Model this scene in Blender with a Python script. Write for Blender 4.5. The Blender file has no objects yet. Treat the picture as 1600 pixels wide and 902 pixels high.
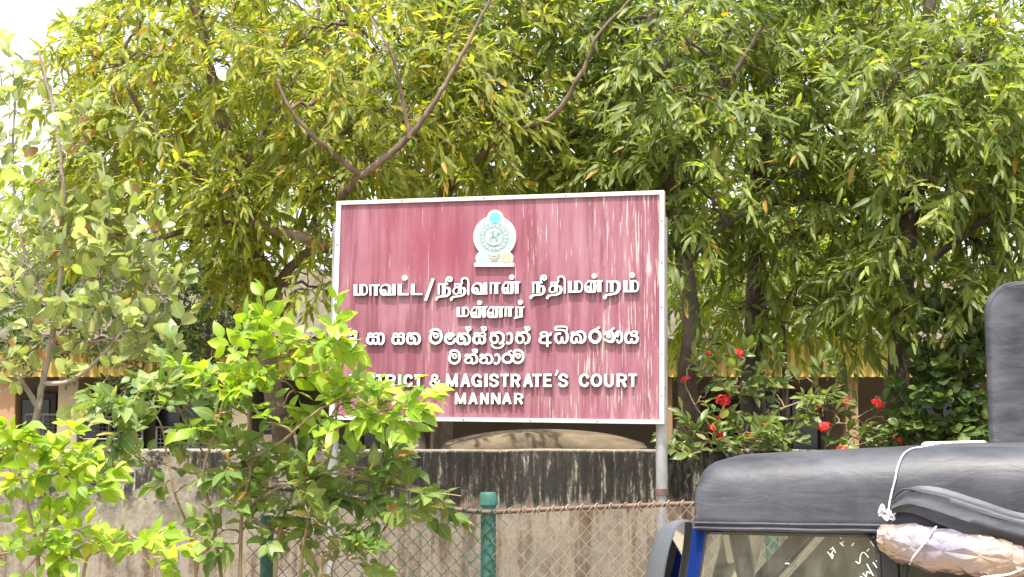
import bpy, math, random
import numpy as np
from mathutils import Vector, Matrix, noise as mnoise

R = math.radians
rng = np.random.default_rng(7)
random.seed(7)
scene = bpy.context.scene
COL = scene.collection

# ------------------------------------------------------------------ camera
CAM = np.array([0.0, 0.0, 1.65])
F = 2200.0                               # focal length in photo pixels (1600 wide)
PITCH = math.atan(249.0 / F)
cd = bpy.data.cameras.new('camera')
cam = bpy.data.objects.new('camera', cd); COL.objects.link(cam)
cam.location = CAM
cam.rotation_euler = (R(90) + PITCH, 0, 0)
cd.sensor_width = 36.0; cd.lens = F / 1600 * 36
cd.clip_start = 0.05; cd.clip_end = 2000
scene.camera = cam

# ------------------------------------------------------------------ light
SUN_EL = R(69)
sx, sy = -0.30, -0.95                    # horizontal direction towards the sun
hl = math.hypot(sx, sy)
S = Vector((sx / hl * math.cos(SUN_EL), sy / hl * math.cos(SUN_EL), math.sin(SUN_EL)))
sl = bpy.data.lights.new('sun', 'SUN'); sl.energy = 3.4; sl.angle = R(0.53); sl.color = (1.0, 0.955, 0.88)
so = bpy.data.objects.new('sun', sl); COL.objects.link(so)
so.rotation_euler = S.to_track_quat('Z', 'Y').to_euler(); so.location = (0, 0, 30)
w = bpy.data.worlds.new('World'); scene.world = w; w.use_nodes = True
wn = w.node_tree.nodes; bg = wn['Background']
sky = wn.new('ShaderNodeTexSky'); sky.sky_type = 'NISHITA'; sky.sun_disc = False
sky.sun_elevation = SUN_EL; sky.sun_rotation = math.atan2(sx, sy)
sky.air_density = 1.0; sky.dust_density = 9.0; sky.ozone_density = 0.2
hz = wn.new('ShaderNodeMix'); hz.data_type = 'RGBA'           # thin even white haze over the whole sky
hz.inputs[0].default_value = 0.42; hz.inputs[7].default_value = (7.6, 7.8, 8.0, 1)
w.node_tree.links.new(sky.outputs[0], hz.inputs[6])
w.node_tree.links.new(hz.outputs[2], bg.inputs[0]); bg.inputs[1].default_value = 0.15
vs = scene.view_settings
vs.view_transform = 'Standard'; vs.look = 'None'; vs.gamma = 1; vs.use_curve_mapping = False
vs.exposure = 1.33
scene.cycles.use_denoising = True
scene.cycles.max_bounces = 8; scene.cycles.transparent_max_bounces = 12
scene.cycles.transmission_bounces = 6; scene.cycles.diffuse_bounces = 4

# ------------------------------------------------------------------ picking helpers
cp, sp = math.cos(PITCH), math.sin(PITCH)
def ray(px, py):
    x = (px - 800) / F; y = -(py - 451) / F
    return np.array([x, cp - y * sp, sp + y * cp])
def P(px, py, Y):
    d = ray(px, py); return CAM + d * (Y / d[1])
def on_plane(px, py, p0, n):
    d = ray(px, py); t = np.dot(p0 - CAM, n) / np.dot(d, n); return CAM + d * t
def project(pts):
    q = np.asarray(pts) - CAM
    depth = q[:, 1] * cp + q[:, 2] * sp
    up = -q[:, 1] * sp + q[:, 2] * cp
    return 800 + q[:, 0] / depth * F, 451 - up / depth * F, depth

# ------------------------------------------------------------------ object helpers
def tag(o, label=None, cat=None, group=None, kind=None):
    if label: o['label'] = label
    if cat: o['category'] = cat
    if group: o['group'] = group
    if kind: o['kind'] = kind
    return o
def thing(name, label, cat, loc, group=None):
    o = bpy.data.objects.new(name, None); COL.objects.link(o)
    o.location = [float(v) for v in loc]; o.empty_display_size = 0.2
    return tag(o, label, cat, group)
def place(o, parent):
    """parent a mesh built in world coordinates"""
    if parent is not None:
        o.parent = parent
        if parent.type == 'EMPTY': o.location = -Vector(parent.location)
    return o
class MB:
    def __init__(s): s.v = []; s.f = []
    def add(s, vs_, fs):
        b = len(s.v); s.v.extend([tuple(float(c) for c in p) for p in vs_]); s.f.extend([tuple(b + i for i in f) for f in fs]); return s
    def box(s, lo, hi, M=None):
        x0, y0, z0 = lo; x1, y1, z1 = hi
        v = [(x0,y0,z0),(x1,y0,z0),(x1,y1,z0),(x0,y1,z0),(x0,y0,z1),(x1,y0,z1),(x1,y1,z1),(x0,y1,z1)]
        if M is not None: v = [M(p) for p in v]
        return s.add(v, [(0,3,2,1),(4,5,6,7),(0,1,5,4),(1,2,6,5),(2,3,7,6),(3,0,4,7)])
    def tube(s, path, rad, n=8, cap=True, squash=None):
        v, f = tube(path, rad, n, cap); return s.add(v, f)
    def loft(s, rings, closed=True, cap=True):
        n = len(rings[0]); v = [p for r in rings for p in r]; f = []
        for i in range(len(rings) - 1):
            for j in range(n if closed else n - 1):
                a = i * n + j; b = i * n + (j + 1) % n
                f.append((a, b, b + n, a + n))
        if cap and closed:
            f.append(tuple(reversed(range(n)))); f.append(tuple(range((len(rings) - 1) * n, len(rings) * n)))
        return s.add(v, f)
    def build(s, name, mat, parent=None, smooth=False, bevel=0.0, angle=40):
        m = bpy.data.meshes.new(name); m.from_pydata(s.v, [], s.f); m.update()
        o = bpy.data.objects.new(name, m); COL.objects.link(o)
        if mat: m.materials.append(mat)
        if smooth:
            m.shade_smooth()
            m.set_sharp_from_angle(angle=R(angle))
        if bevel:
            b = o.modifiers.new('bevel', 'BEVEL'); b.width = bevel; b.segments = 2; b.limit_method = 'ANGLE'
        return place(o, parent)
def tube(path, rad, n=8, cap=True):
    path = np.asarray(path, float); k = len(path)
    rad = np.full(k, rad, float) if np.isscalar(rad) else np.asarray(rad, float)
    tan = np.gradient(path, axis=0); tan /= np.linalg.norm(tan, axis=1, keepdims=True) + 1e-9
    ref = np.array([0, 0, 1.0]) if abs(tan[0][2]) < 0.9 else np.array([1.0, 0, 0])
    u = np.cross(tan[0], ref); u /= np.linalg.norm(u)
    v = []; a = np.arange(n) * 2 * math.pi / n
    for i in range(k):
        u = u - tan[i] * np.dot(u, tan[i]); u /= np.linalg.norm(u) + 1e-9
        wv = np.cross(tan[i], u)
        v.extend(path[i] + rad[i] * (np.outer(np.cos(a), u) + np.outer(np.sin(a), wv)))
    f = []
    for i in range(k - 1):
        for j in range(n):
            A = i * n + j; B = i * n + (j + 1) % n
            f.append((A, B, B + n, A + n))
    if cap: f.append(tuple(reversed(range(n)))); f.append(tuple(range((k - 1) * n, k * n)))
    return v, f
def spline(pts, per=6, closed=False):
    p = np.asarray(pts, float); n = len(p)
    if n < 3 and not closed: return np.array([p[0] + (p[1] - p[0]) * t for t in np.linspace(0, 1, 3)])
    out = []
    m = n if closed else n - 1
    for i in range(m):
        if closed: a, b, c, d = p[(i-1) % n], p[i], p[(i+1) % n], p[(i+2) % n]
        else: a, b, c, d = p[max(i-1, 0)], p[i], p[i+1], p[min(i+2, n-1)]
        for t in np.linspace(0, 1, per, endpoint=False):
            out.append(0.5 * (2*b + (c-a)*t + (2*a-5*b+4*c-d)*t*t + (3*b-a-3*c+d)*t**3))
    if not closed: out.append(p[-1])
    return np.array(out)

# ------------------------------------------------------------------ materials
def lin(c):
    return tuple(((v / 12.92) if v <= 0.04045 else ((v + 0.055) / 1.055) ** 2.4) for v in [x / 255 for x in c])
class Mat:
    def __init__(s, name):
        s.m = bpy.data.materials.new(name); s.m.use_nodes = True; s.t = s.m.node_tree; s.b = s.t.nodes['Principled BSDF']
    def n(s, typ, ins=None, **kw):
        nd = s.t.nodes.new(typ)
        for k, v in kw.items(): setattr(nd, k, v)
        for k, v in (ins or {}).items(): s.set(nd, k, v)
        return nd
    def set(s, nd, k, v):
        if hasattr(v, 'is_output'): s.t.links.new(v, nd.inputs[k])
        else:
            if isinstance(v, tuple) and len(v) == 3 and nd.inputs[k].type == 'RGBA': v = v + (1,)
            nd.inputs[k].default_value = v
    def coord(s, scale=(1, 1, 1), loc=(0, 0, 0), rot=(0, 0, 0)):
        tc = s.n('ShaderNodeTexCoord'); mp = s.n('ShaderNodeMapping', {'Vector': tc.outputs['Object'], 'Scale': scale, 'Location': loc, 'Rotation': rot})
        return mp.outputs[0]
    def noise(s, scale=5, detail=4, rough=0.55, vec=None, dist=0.0):
        ins = {'Scale': scale, 'Detail': detail, 'Roughness': rough, 'Distortion': dist}
        if vec is not None: ins['Vector'] = vec
        else: ins['Vector'] = s.coord()
        return s.n('ShaderNodeTexNoise', ins).outputs['Fac']
    def ramp(s, fac, stops, interp='LINEAR'):
        r = s.n('ShaderNodeValToRGB', {'Fac': fac}); cr = r.color_ramp; cr.interpolation = interp
        while len(cr.elements) < len(stops): cr.elements.new(0.5)
        for e, (p, c) in zip(cr.elements, stops):
            e.position = p; e.color = (c, c, c, 1) if np.isscalar(c) else tuple(c) + (1,)
        return r.outputs[0]
    def mix(s, fac, a, b, mode='MIX'):
        nd = s.n('ShaderNodeMix', data_type='RGBA', blend_type=mode)
        s.set(nd, 0, fac); s.set(nd, 6, a); s.set(nd, 7, b); return nd.outputs[2]
    def math(s, op, a, b=0.0, c=None, clamp=False):
        nd = s.n('ShaderNodeMath', operation=op, use_clamp=clamp); s.set(nd, 0, a); s.set(nd, 1, b)
        if c is not None: s.set(nd, 2, c)
        return nd.outputs[0]
    def out(s, base=None, rough=None, metal=None, spec=None, bump=None, bs=0.3, bd=0.02, **kw):
        if base is not None: s.set(s.b, 'Base Color', base)
        if rough is not None: s.set(s.b, 'Roughness', rough)
        if metal is not None: s.set(s.b, 'Metallic', metal)
        if spec is not None: s.set(s.b, 'Specular IOR Level', spec)
        for k, v in kw.items(): s.set(s.b, k.replace('_', ' '), v)
        if bump is not None:
            nb = s.n('ShaderNodeBump', {'Height': bump, 'Strength': bs, 'Distance': bd}); s.t.links.new(nb.outputs[0], s.b.inputs['Normal'])
        return s.m
def simple(name, col, rough=0.6, metal=0.0, var=0.25, scale=8, spec=0.5, stretch=(1, 1, 1), bs=0.15):
    M = Mat(name); v = M.coord(stretch)
    nz = M.noise(scale, 5, 0.6, v)
    dark = tuple(c * (1 - var) for c in col); lite = tuple(min(1, c * (1 + var)) for c in col)
    base = M.ramp(nz, [(0.3, dark), (0.7, lite)])
    rr = M.math('MULTIPLY_ADD', nz, 0.2, rough - 0.1)
    return M.out(base, rr, metal, spec, bump=nz, bs=bs, bd=0.01)

def leaf_mat(name, stops, trans, tfac=0.42, rough=0.42, back=None, veins=0.7):
    M = Mat(name)
    g = M.n('ShaderNodeNewGeometry'); oi = M.n('ShaderNodeObjectInfo')
    r = M.math('FRACT', M.math('ADD', g.outputs['Random Per Island'], oi.outputs['Random']))
    col = M.ramp(r, stops)
    if back is not None: col = M.mix(g.outputs['Backfacing'], col, M.mix(0.6, col, back))
    nz = M.noise(22, 3, 0.6)
    col = M.mix(M.math('MULTIPLY', M.ramp(nz, [(0.5, 0.0), (0.75, 1.0)]), 0.35), col, M.mix(0.5, col, (0.20, 0.17, 0.05)))
    at = M.n('ShaderNodeAttribute', attribute_name='leaf_pos'); sx_ = M.n('ShaderNodeSeparateXYZ', {0: at.outputs['Vector']})
    rib = M.ramp(sx_.outputs[1], [(0.0, 1.0), (0.12, 0.0)])
    ph = M.math('FRACT', M.math('MULTIPLY', M.math('SUBTRACT', sx_.outputs[0], M.math('MULTIPLY', sx_.outputs[1], 0.22)), 7.0))
    vein = M.math('MULTIPLY', M.ramp(ph, [(0.0, 0.45), (0.14, 0.0), (0.86, 0.0), (1.0, 0.45)]), 1.0)
    vv = M.math('MAXIMUM', rib, vein)
    col = M.mix(M.math('MULTIPLY', vv, veins), col, M.mix(0.55, col, (0.50, 0.52, 0.22)))
    hgt = M.math('ADD', nz, M.math('MULTIPLY', vv, -0.6))
    M.out(col, rough, 0, 0.4, bump=hgt, bs=0.25, bd=0.004)
    tcol = M.mix(1.0, col, trans, 'MULTIPLY')
    tr = M.n('ShaderNodeBsdfTranslucent', {'Color': tcol})
    mx = M.n('ShaderNodeMixShader', {0: tfac, 1: M.b.outputs[0], 2: tr.outputs[0]})
    M.t.links.new(mx.outputs[0], M.t.nodes['Material Output'].inputs[0])
    return M.m

def bark_mat(name, a, b, c):
    M = Mat(name); v = M.coord((1, 1, 0.35))
    n1 = M.noise(14, 6, 0.65, v, 0.4); n2 = M.noise(2.3, 4, 0.6)
    base = M.mix(M.ramp(n2, [(0.4, 0.0), (0.65, 1.0)]), M.ramp(n1, [(0.3, a), (0.7, b)]), M.ramp(n1, [(0.3, b), (0.7, c)]))
    return M.out(base, 0.85, 0, 0.2, bump=n1, bs=0.7, bd=0.03)

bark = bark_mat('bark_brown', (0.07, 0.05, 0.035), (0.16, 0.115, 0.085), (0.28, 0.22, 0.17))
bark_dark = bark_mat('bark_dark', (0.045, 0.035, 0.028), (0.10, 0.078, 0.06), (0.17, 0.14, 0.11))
bark_pale = bark_mat('bark_pale', (0.16, 0.13, 0.10), (0.30, 0.26, 0.21), (0.42, 0.38, 0.32))
stem_mat = bark_mat('stem_tan', (0.15, 0.11, 0.06), (0.27, 0.21, 0.12), (0.36, 0.30, 0.19))

Y_ = lambda *c: c
leaf_yellow = leaf_mat('leaf_yellow_green', [(0.0, (0.115, 0.16, 0.028)), (0.35, (0.19, 0.24, 0.036)), (0.7, (0.275, 0.31, 0.045)), (0.965, (0.36, 0.36, 0.055)), (0.975, (0.46, 0.30, 0.04)), (1.0, (0.38, 0.20, 0.05))], (1.7, 1.65, 0.6), 0.55, 0.5)
leaf_green = leaf_mat('leaf_mid_green', [(0.0, (0.085, 0.135, 0.038)), (0.4, (0.135, 0.19, 0.045)), (0.75, (0.205, 0.26, 0.055)), (0.985, (0.29, 0.32, 0.065)), (0.99, (0.45, 0.26, 0.04)), (1.0, (0.40, 0.22, 0.05))], (1.6, 1.65, 0.6), 0.5, 0.46)
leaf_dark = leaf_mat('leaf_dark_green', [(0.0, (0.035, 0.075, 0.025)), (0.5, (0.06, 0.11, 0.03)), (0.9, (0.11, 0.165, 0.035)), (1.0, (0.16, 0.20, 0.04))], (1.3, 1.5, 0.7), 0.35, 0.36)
leaf_far = leaf_mat('leaf_far_green', [(0.0, (0.13, 0.20, 0.02)), (0.5, (0.21, 0.29, 0.025)), (1.0, (0.31, 0.37, 0.035))], (1.7, 1.65, 0.55), 0.55)
leaf_lime = leaf_mat('leaf_lime', [(0.0, (0.125, 0.23, 0.022)), (0.4, (0.20, 0.34, 0.026)), (0.8, (0.30, 0.44, 0.034)), (0.96, (0.40, 0.46, 0.05)), (1.0, (0.50, 0.42, 0.05))], (1.5, 1.5, 0.5), 0.45, 0.38)
leaf_shrub_old = leaf_mat('leaf_shrub_old', [(0.0, (0.07, 0.14, 0.03)), (0.5, (0.13, 0.21, 0.05)), (0.9, (0.22, 0.29, 0.08)), (0.97, (0.30, 0.30, 0.12)), (0.992, (0.5, 0.22, 0.04)), (1.0, (0.42, 0.18, 0.04))], (1.4, 1.5, 0.6), 0.38, 0.33)
leaf_round = leaf_mat('leaf_grey_green', [(0.0, (0.15, 0.20, 0.07)), (0.4, (0.24, 0.295, 0.095)), (0.72, (0.33, 0.38, 0.13)), (0.86, (0.33, 0.43, 0.05)), (0.96, (0.44, 0.45, 0.20)), (0.965, (0.42, 0.22, 0.09)), (1.0, (0.34, 0.17, 0.08))], (1.3, 1.5, 0.55), 0.33, 0.34, (0.42, 0.44, 0.32))
leaf_ixora = leaf_mat('leaf_ixora', [(0.0, (0.06, 0.11, 0.03)), (0.5, (0.11, 0.17, 0.045)), (0.9, (0.20, 0.25, 0.08)), (1.0, (0.30, 0.28, 0.10))], (1.3, 1.4, 0.6), 0.35, 0.32)

# ------------------------------------------------------------------ leaf shapes
def leaf_shape(ts, ws, fold=0.25, wave=0.0, droop=0.12, nw=3):
    """a leaf along +x of length 1: vertex array, faces"""
    V = [(0, 0, 0)]; Fc = []
    mid = list(zip(ts, ws))
    for i, (t, wd) in enumerate(mid):
        z = -droop * t * t
        wv = wave * (1 if i % 2 else -1)
        V += [(t, wd, z + wd * fold + wv), (t, 0, z), (t, -wd, z + wd * fold - wv * 0.8)]
    V.append((1, 0, -droop)); last = len(V) - 1
    Fc += [(0, 2, 1), (0, 3, 2)]
    for i in range(len(mid) - 1):
        a = 1 + 3 * i; b = a + 3
        Fc += [(a, a + 1, b + 1, b), (a + 1, a + 2, b + 2, b + 1)]
    a = 1 + 3 * (len(mid) - 1)
    Fc += [(a, a + 1, last), (a + 1, a + 2, last)]
    return np.array(V, float), Fc
L_LANCE = [leaf_shape([.1, .26, .42, .58, .74, .88], [.055, .10, .112, .105, .08, .045], 0.3, 0.022, d) for d in (0.05, 0.22, 0.42)]
L_FAR = [leaf_shape([.3, .7], [.12, .11], 0.3, 0.0, d) for d in (0.1, 0.3)]
L_OVATE = [leaf_shape([.08, .22, .42, .64, .84], [.13, .25, .30, .235, .115], f, 0.014, d) for f, d in ((0.22, 0.10), (0.5, 0.26), (-0.12, 0.34))]
L_ROUND = [leaf_shape([.06, .22, .5, .78, .94], [.13, .29, .39, .33, .18], f, 0.008, d) for f, d in ((0.2, 0.05), (0.42, 0.12), (0.05, 0.2))]
L_ELLIP = [leaf_shape([.12, .35, .6, .85], [.10, .19, .20, .10], f, 0.006, d) for f, d in ((0.3, 0.1), (0.45, 0.25))]

def leaf_pos(V):
    a = np.zeros_like(V); a[:, 0] = V[:, 0]; a[:, 1] = (np.abs(V[:, 1]) > 1e-6) * 1.0; return a
def leaf_frames(pos, dirs, nrm):
    x = dirs / (np.linalg.norm(dirs, axis=1, keepdims=True) + 1e-9)
    y = np.cross(nrm, x); y /= np.linalg.norm(y, axis=1, keepdims=True) + 1e-9
    z = np.cross(x, y)
    return np.stack([x, y, z], axis=2)          # columns are axes

def leaves_mesh(name, shapes, pos, M, sc, var, mat, parent, kind='stuff'):
    Vs = []; Fs = []; As = []; base = 0
    for k, (V, Fc) in enumerate(shapes):
        idx = np.where(var == k)[0]
        if not len(idx): continue
        W = np.einsum('nij,vj->nvi', M[idx], V) * sc[idx, None, None] + pos[idx, None, :]
        nv = len(V)
        Vs.append(W.reshape(-1, 3)); As.append(np.tile(leaf_pos(V), (len(idx), 1)))
        off = base + np.arange(len(idx)) * nv
        for f in Fc:
            Fs.append(np.array(f)[None, :] + off[:, None])
        base += nv * len(idx)
    Vs = np.concatenate(Vs)
    loops = []; starts = []; tot = 0
    for blk in Fs:
        loops.append(blk.reshape(-1)); n = blk.shape[1]
        starts.append(tot + np.arange(len(blk)) * n); tot += blk.size
    loops = np.concatenate(loops); starts = np.concatenate(starts)
    m = bpy.data.meshes.new(name)
    m.vertices.add(len(Vs)); m.vertices.foreach_set('co', Vs.astype(np.float32).reshape(-1))
    m.loops.add(len(loops)); m.loops.foreach_set('vertex_index', loops.astype(np.int32))
    m.polygons.add(len(starts)); m.polygons.foreach_set('loop_start', starts.astype(np.int32))
    m.update(calc_edges=True); m.validate()
    at = m.attributes.new('leaf_pos', 'FLOAT_VECTOR', 'POINT'); at.data.foreach_set('vector', np.concatenate(As).astype(np.float32).reshape(-1))
    m.shade_smooth(); m.materials.append(mat)
    o = bpy.data.objects.new(name, m); COL.objects.link(o)
    if kind: o['kind'] = kind
    return place(o, parent)

def leaf_objects(shapes, meshes, pos, M, sc, var, parent):
    L = Vector(parent.location)
    for i in range(len(pos)):
        o = bpy.data.objects.new('leaf', meshes[var[i]]); COL.objects.link(o)
        o.parent = parent
        m3 = Matrix(M[i].tolist()) * float(sc[i])
        o.matrix_local = Matrix.Translation(Vector(pos[i].tolist()) - L) @ m3.to_4x4()

_lm = {}
def shape_meshes(key, shapes, mat):
    if key not in _lm:
        out = []
        for V, Fc in shapes:
            m = bpy.data.meshes.new('leaf'); m.from_pydata(V.tolist(), [], Fc); m.update(); m.shade_smooth(); m.materials.append(mat); out.append(m)
            m.attributes.new('leaf_pos', 'FLOAT_VECTOR', 'POINT').data.foreach_set('vector', leaf_pos(V).astype(np.float32).reshape(-1))
        _lm[key] = out
    return _lm[key]

def connect(anchors, skel, r0, r1, sag=0.0, n=5, wob=0.05):
    """grow a twig from the nearest skeleton point to each anchor, nearest first"""
    sk = np.array(skel); out = []
    d0 = np.min(np.linalg.norm(anchors[:, None, :] - sk[None, ::max(1, len(sk) // 200), :], axis=2), axis=1)
    order = np.argsort(d0); ends = [None] * len(anchors)
    pts = list(sk)
    buf = np.zeros((len(sk) + len(anchors) * (n - 1), 3)); buf[:len(sk)] = sk; cnt = len(sk)
    for i in order:
        a = anchors[i]; q = buf[:cnt]
        df = a - q; dist = np.linalg.norm(df, axis=1) + 0.45 * np.maximum(0, -df[:, 2])
        j = int(np.argmin(dist)); b = q[j].copy(); D = np.linalg.norm(a - b)
        t = np.linspace(0, 1, n)[:, None]
        path = b + (a - b) * t
        path[:, 2] += (np.sin(t * math.pi) * D * 0.12)[:, 0] - sag * (t ** 2)[:, 0] * D
        path[1:-1] += rng.normal(0, wob * D, (n - 2, 3))
        out.append((path, np.linspace(r0, r1, n)))
        buf[cnt:cnt + n - 1] = path[1:]; cnt += n - 1
        ends[i] = path[-1] - path[-2]
    return out, buf[:cnt], np.array(ends)

def sprays(anchors, dirs, nl, length, lsize, spread, droop, petiole=0.0, jitter=0.35, upn=1.0, whorl=0.0):
    """leaves along short shoots that start at the anchors"""
    pos = []; dr = []; nm = []; sc = []; tw = []
    for a, d in zip(anchors, dirs):
        d = d / (np.linalg.norm(d) + 1e-9)
        k = max(3, int(rng.normal(nl, nl * 0.2)))
        ln = length * rng.uniform(0.7, 1.3)
        side = np.cross(d, [0, 0, 1.0]); side /= np.linalg.norm(side) + 1e-9
        up = np.cross(side, d)
        path = []
        for i in range(k):
            t = (i + 0.4) / k
            p = a + d * ln * t + np.array([0, 0, -1.0]) * (droop * ln * t * t * 0.7)
            path.append(p)
            ph = i * 2.4 * whorl + (0 if i % 2 else math.pi) * (1 - whorl) + rng.normal(0, jitter)
            lat = side * math.cos(ph) + up * math.sin(ph) * 0.8
            fwd = 0.5 + 0.9 * t
            l = lat * spread + d * fwd + np.array([0, 0, -1.0]) * droop * rng.uniform(0.5, 1.5) + rng.normal(0, jitter * 0.4, 3)
            nn = np.array([-0.1, -0.45, upn]) + lat * 0.25 + rng.normal(0, jitter * 0.8, 3)
            pos.append(p + l / np.linalg.norm(l) * petiole); dr.append(l); nm.append(nn)
            sc.append(lsize * rng.uniform(0.65, 1.2) * (1.0 - 0.25 * (t > 0.85)))
        tw.append((np.array([a] + path[::max(1, k // 3)] + [path[-1]]), None))
    pos = np.array(pos); dr = np.array(dr); nm = np.array(nm); sc = np.array(sc)
    return pos, leaf_frames(pos, dr, nm), sc, tw

def front_leaves(pos, sc, n, cell=9, mind=8):
    px, py, dp = project(pos)
    size = sc / dp * F
    ok = (px > -10) & (px < 1610) & (py > -10) & (py < 912) & (size > mind)
    key = {}
    for i in np.argsort(dp):
        if not ok[i]: continue
        c = (int(px[i] // cell), int(py[i] // cell))
        if c not in key: key[c] = i
        if len(key) >= n: break
    m = np.zeros(len(pos), bool); m[list(key.values())] = True
    return m

def plant(name, label, cat, base, limbs, bough_anchors, anchors, dirs, spray_kw, shapes, mat, barkm, stemname='trunk',
          group=None, nparts=300, key=None, bough_r=(0.022, 0.009), twig_r=(0.0085, 0.003), sides=10, sag=0.05, mats2=None, twig_bark=None):
    root = thing(name, label, cat, base, group)
    skel = []
    for i, (pts, r0, r1) in enumerate(limbs):
        sp_ = spline(pts, 7)
        sp_[1:-1] += rng.normal(0, r0 * 0.09, (len(sp_) - 2, 3))
        rad = np.linspace(0, 1, len(sp_)) ** 0.8 * (r1 - r0) + r0
        rad = rad * (1 + rng.normal(0, 0.025, len(rad)))
        m = MB().tube(sp_, rad, sides)
        m.build(stemname if i == 0 else 'branch', barkm, root, True, angle=80)
        skel += list(sp_[max(1, len(sp_) // 3):] if i == 0 else sp_)
    skel = np.array(skel); tws = []
    if bough_anchors is not None and len(bough_anchors):
        bs, skel, _ = connect(np.array(bough_anchors), skel, *bough_r, n=7, wob=0.035)
        for path, rad in bs:
            MB().tube(path, rad, 6).build('branch', barkm, root, True, angle=80)
    anchors = np.array(anchors)
    tw, skel, ends = connect(anchors, skel, *twig_r, sag=sag)
    d2 = dirs + ends / (np.linalg.norm(ends, axis=1, keepdims=True) + 1e-9) * 0.7
    pos, M, sc, tw2 = sprays(anchors, d2, **spray_kw)
    tm = MB()
    for path, rad in tw: tm.tube(path, rad, 4, False)
    for path, _ in tw2: tm.tube(path, np.linspace(twig_r[1], twig_r[1] * 0.5, len(path)), 3, False)
    o = tm.build('twigs', twig_bark or barkm, root); o['kind'] = 'stuff'
    var = rng.integers(0, len(shapes), len(pos))
    fm = front_leaves(pos, sc, nparts) if nparts else np.zeros(len(pos), bool)
    if fm.any():
        leaf_objects(shapes, shape_meshes(key or name, shapes, mat), pos[fm], M[fm], sc[fm], var[fm], root)
    if (~fm).any():
        if mats2 is None:
            leaves_mesh('crown' if cat == 'tree' else 'foliage', shapes, pos[~fm], M[~fm], sc[~fm], var[~fm], mat, root)
        else:
            m2, sel = mats2; q = sel(pos)
            for nm_, mm, s_ in (('foliage', mat, ~fm & ~q), ('old_foliage', m2, ~fm & q)):
                if s_.any(): leaves_mesh(nm_, shapes, pos[s_], M[s_], sc[s_], var[s_], mm, root)
    return root

def blob_points(blobs, seed=0):
    """(px, py, Y, rx, ry, rY, n): clumped random points in ellipsoids, measured in photo pixels and metres"""
    r = np.random.default_rng(seed); out = []; cen = []
    for px, py, Y, rx, ry, rY, n in blobs:
        for _ in range(n):
            while True:
                q = r.uniform(-1, 1, 3)
                if q @ q <= 1: break
            out.append(P(px + q[0] * rx, py + q[1] * ry, Y + q[2] * rY)); cen.append(P(px, py, Y))
    return np.array(out), np.array(cen)

# ================================================================== SETTING
# ---- ground
M = Mat('dry_earth'); n1 = M.noise(0.8, 6, 0.6); n2 = M.noise(18, 5, 0.7)
earth = M.out(M.mix(M.ramp(n1, [(0.35, 0.0), (0.65, 1.0)]), M.ramp(n2, [(0.3, (0.20, 0.15, 0.10)), (0.7, (0.34, 0.27, 0.19))]), (0.30, 0.25, 0.19)), 0.95, 0, 0.2, bump=n2, bs=0.5)
M = Mat('asphalt'); n2 = M.noise(60, 4, 0.7); n1 = M.noise(0.7, 4)
asphalt = M.out(M.mix(M.ramp(n1, [(0.4, 0.0), (0.7, 0.6)]), M.ramp(n2, [(0.3, (0.04, 0.04, 0.04)), (0.7, (0.075, 0.073, 0.07))]), (0.12, 0.11, 0.095)), 0.9, 0, 0.3, bump=n2, bs=0.4)
def grid(x0, x1, y0, y1, nx, ny, zf):
    m = MB(); xs = np.linspace(x0, x1, nx); ys = np.linspace(y0, y1, ny)
    m.add([(x, y, zf(x, y)) for y in ys for x in xs], [(j*nx+i, j*nx+i+1, (j+1)*nx+i+1, (j+1)*nx+i) for j in range(ny-1) for i in range(nx-1)])
    return m
tag(grid(-400, 400, -400, 400, 2, 2, lambda x, y: 0.0).build('ground', earth), kind='structure')
tag(grid(-120, 120, -6, 4.6, 2, 2, lambda x, y: 0.006).build('road', asphalt), kind='structure')

# ---- boundary wall
M = Mat('stained_plaster')
geo = M.n('ShaderNodeTexCoord').outputs['Object']; sep = M.n('ShaderNodeSeparateXYZ', {0: geo}); X, Z = sep.outputs[0], sep.outputs[2]
st = M.noise(12, 7, 0.68, M.coord((1, 1, 0.10))); st2 = M.noise(26, 5, 0.6, M.coord((1, 1, 0.12)))
bl = M.noise(3.2, 7, 0.68); bl2 = M.noise(11, 6, 0.7); fine = M.noise(60, 4, 0.7)
tan_ = M.ramp(M.math('ADD', st, M.math('MULTIPLY', M.math('SUBTRACT', bl2, 0.5), 0.35)), [(0.30, (0.07, 0.048, 0.034)), (0.42, (0.125, 0.095, 0.07)), (0.50, (0.205, 0.172, 0.135)), (0.58, (0.25, 0.22, 0.178)), (0.68, (0.16, 0.138, 0.118)), (0.8, (0.25, 0.15, 0.09))])
tan_ = M.mix(M.ramp(M.math('ADD', bl, M.math('MULTIPLY', M.math('SUBTRACT', fine, 0.5), 0.4)), [(0.44, 0.0), (0.60, 0.8)]), tan_, M.ramp(bl2, [(0.35, (0.11, 0.10, 0.085)), (0.65, (0.23, 0.215, 0.185))]))
grey = M.ramp(bl2, [(0.28, (0.10, 0.09, 0.07)), (0.5, (0.19, 0.175, 0.135)), (0.7, (0.31, 0.29, 0.24))])
algae = M.ramp(M.math('ADD', st2, M.math('MULTIPLY', M.math('SUBTRACT', M.noise(42, 5, 0.75, M.coord((1, 1, 0.45))), 0.5), 0.55)), [(0.30, (0.006, 0.006, 0.006)), (0.52, (0.020, 0.019, 0.017)), (0.60, (0.06, 0.056, 0.045)), (0.70, (0.26, 0.245, 0.20))])
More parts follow.
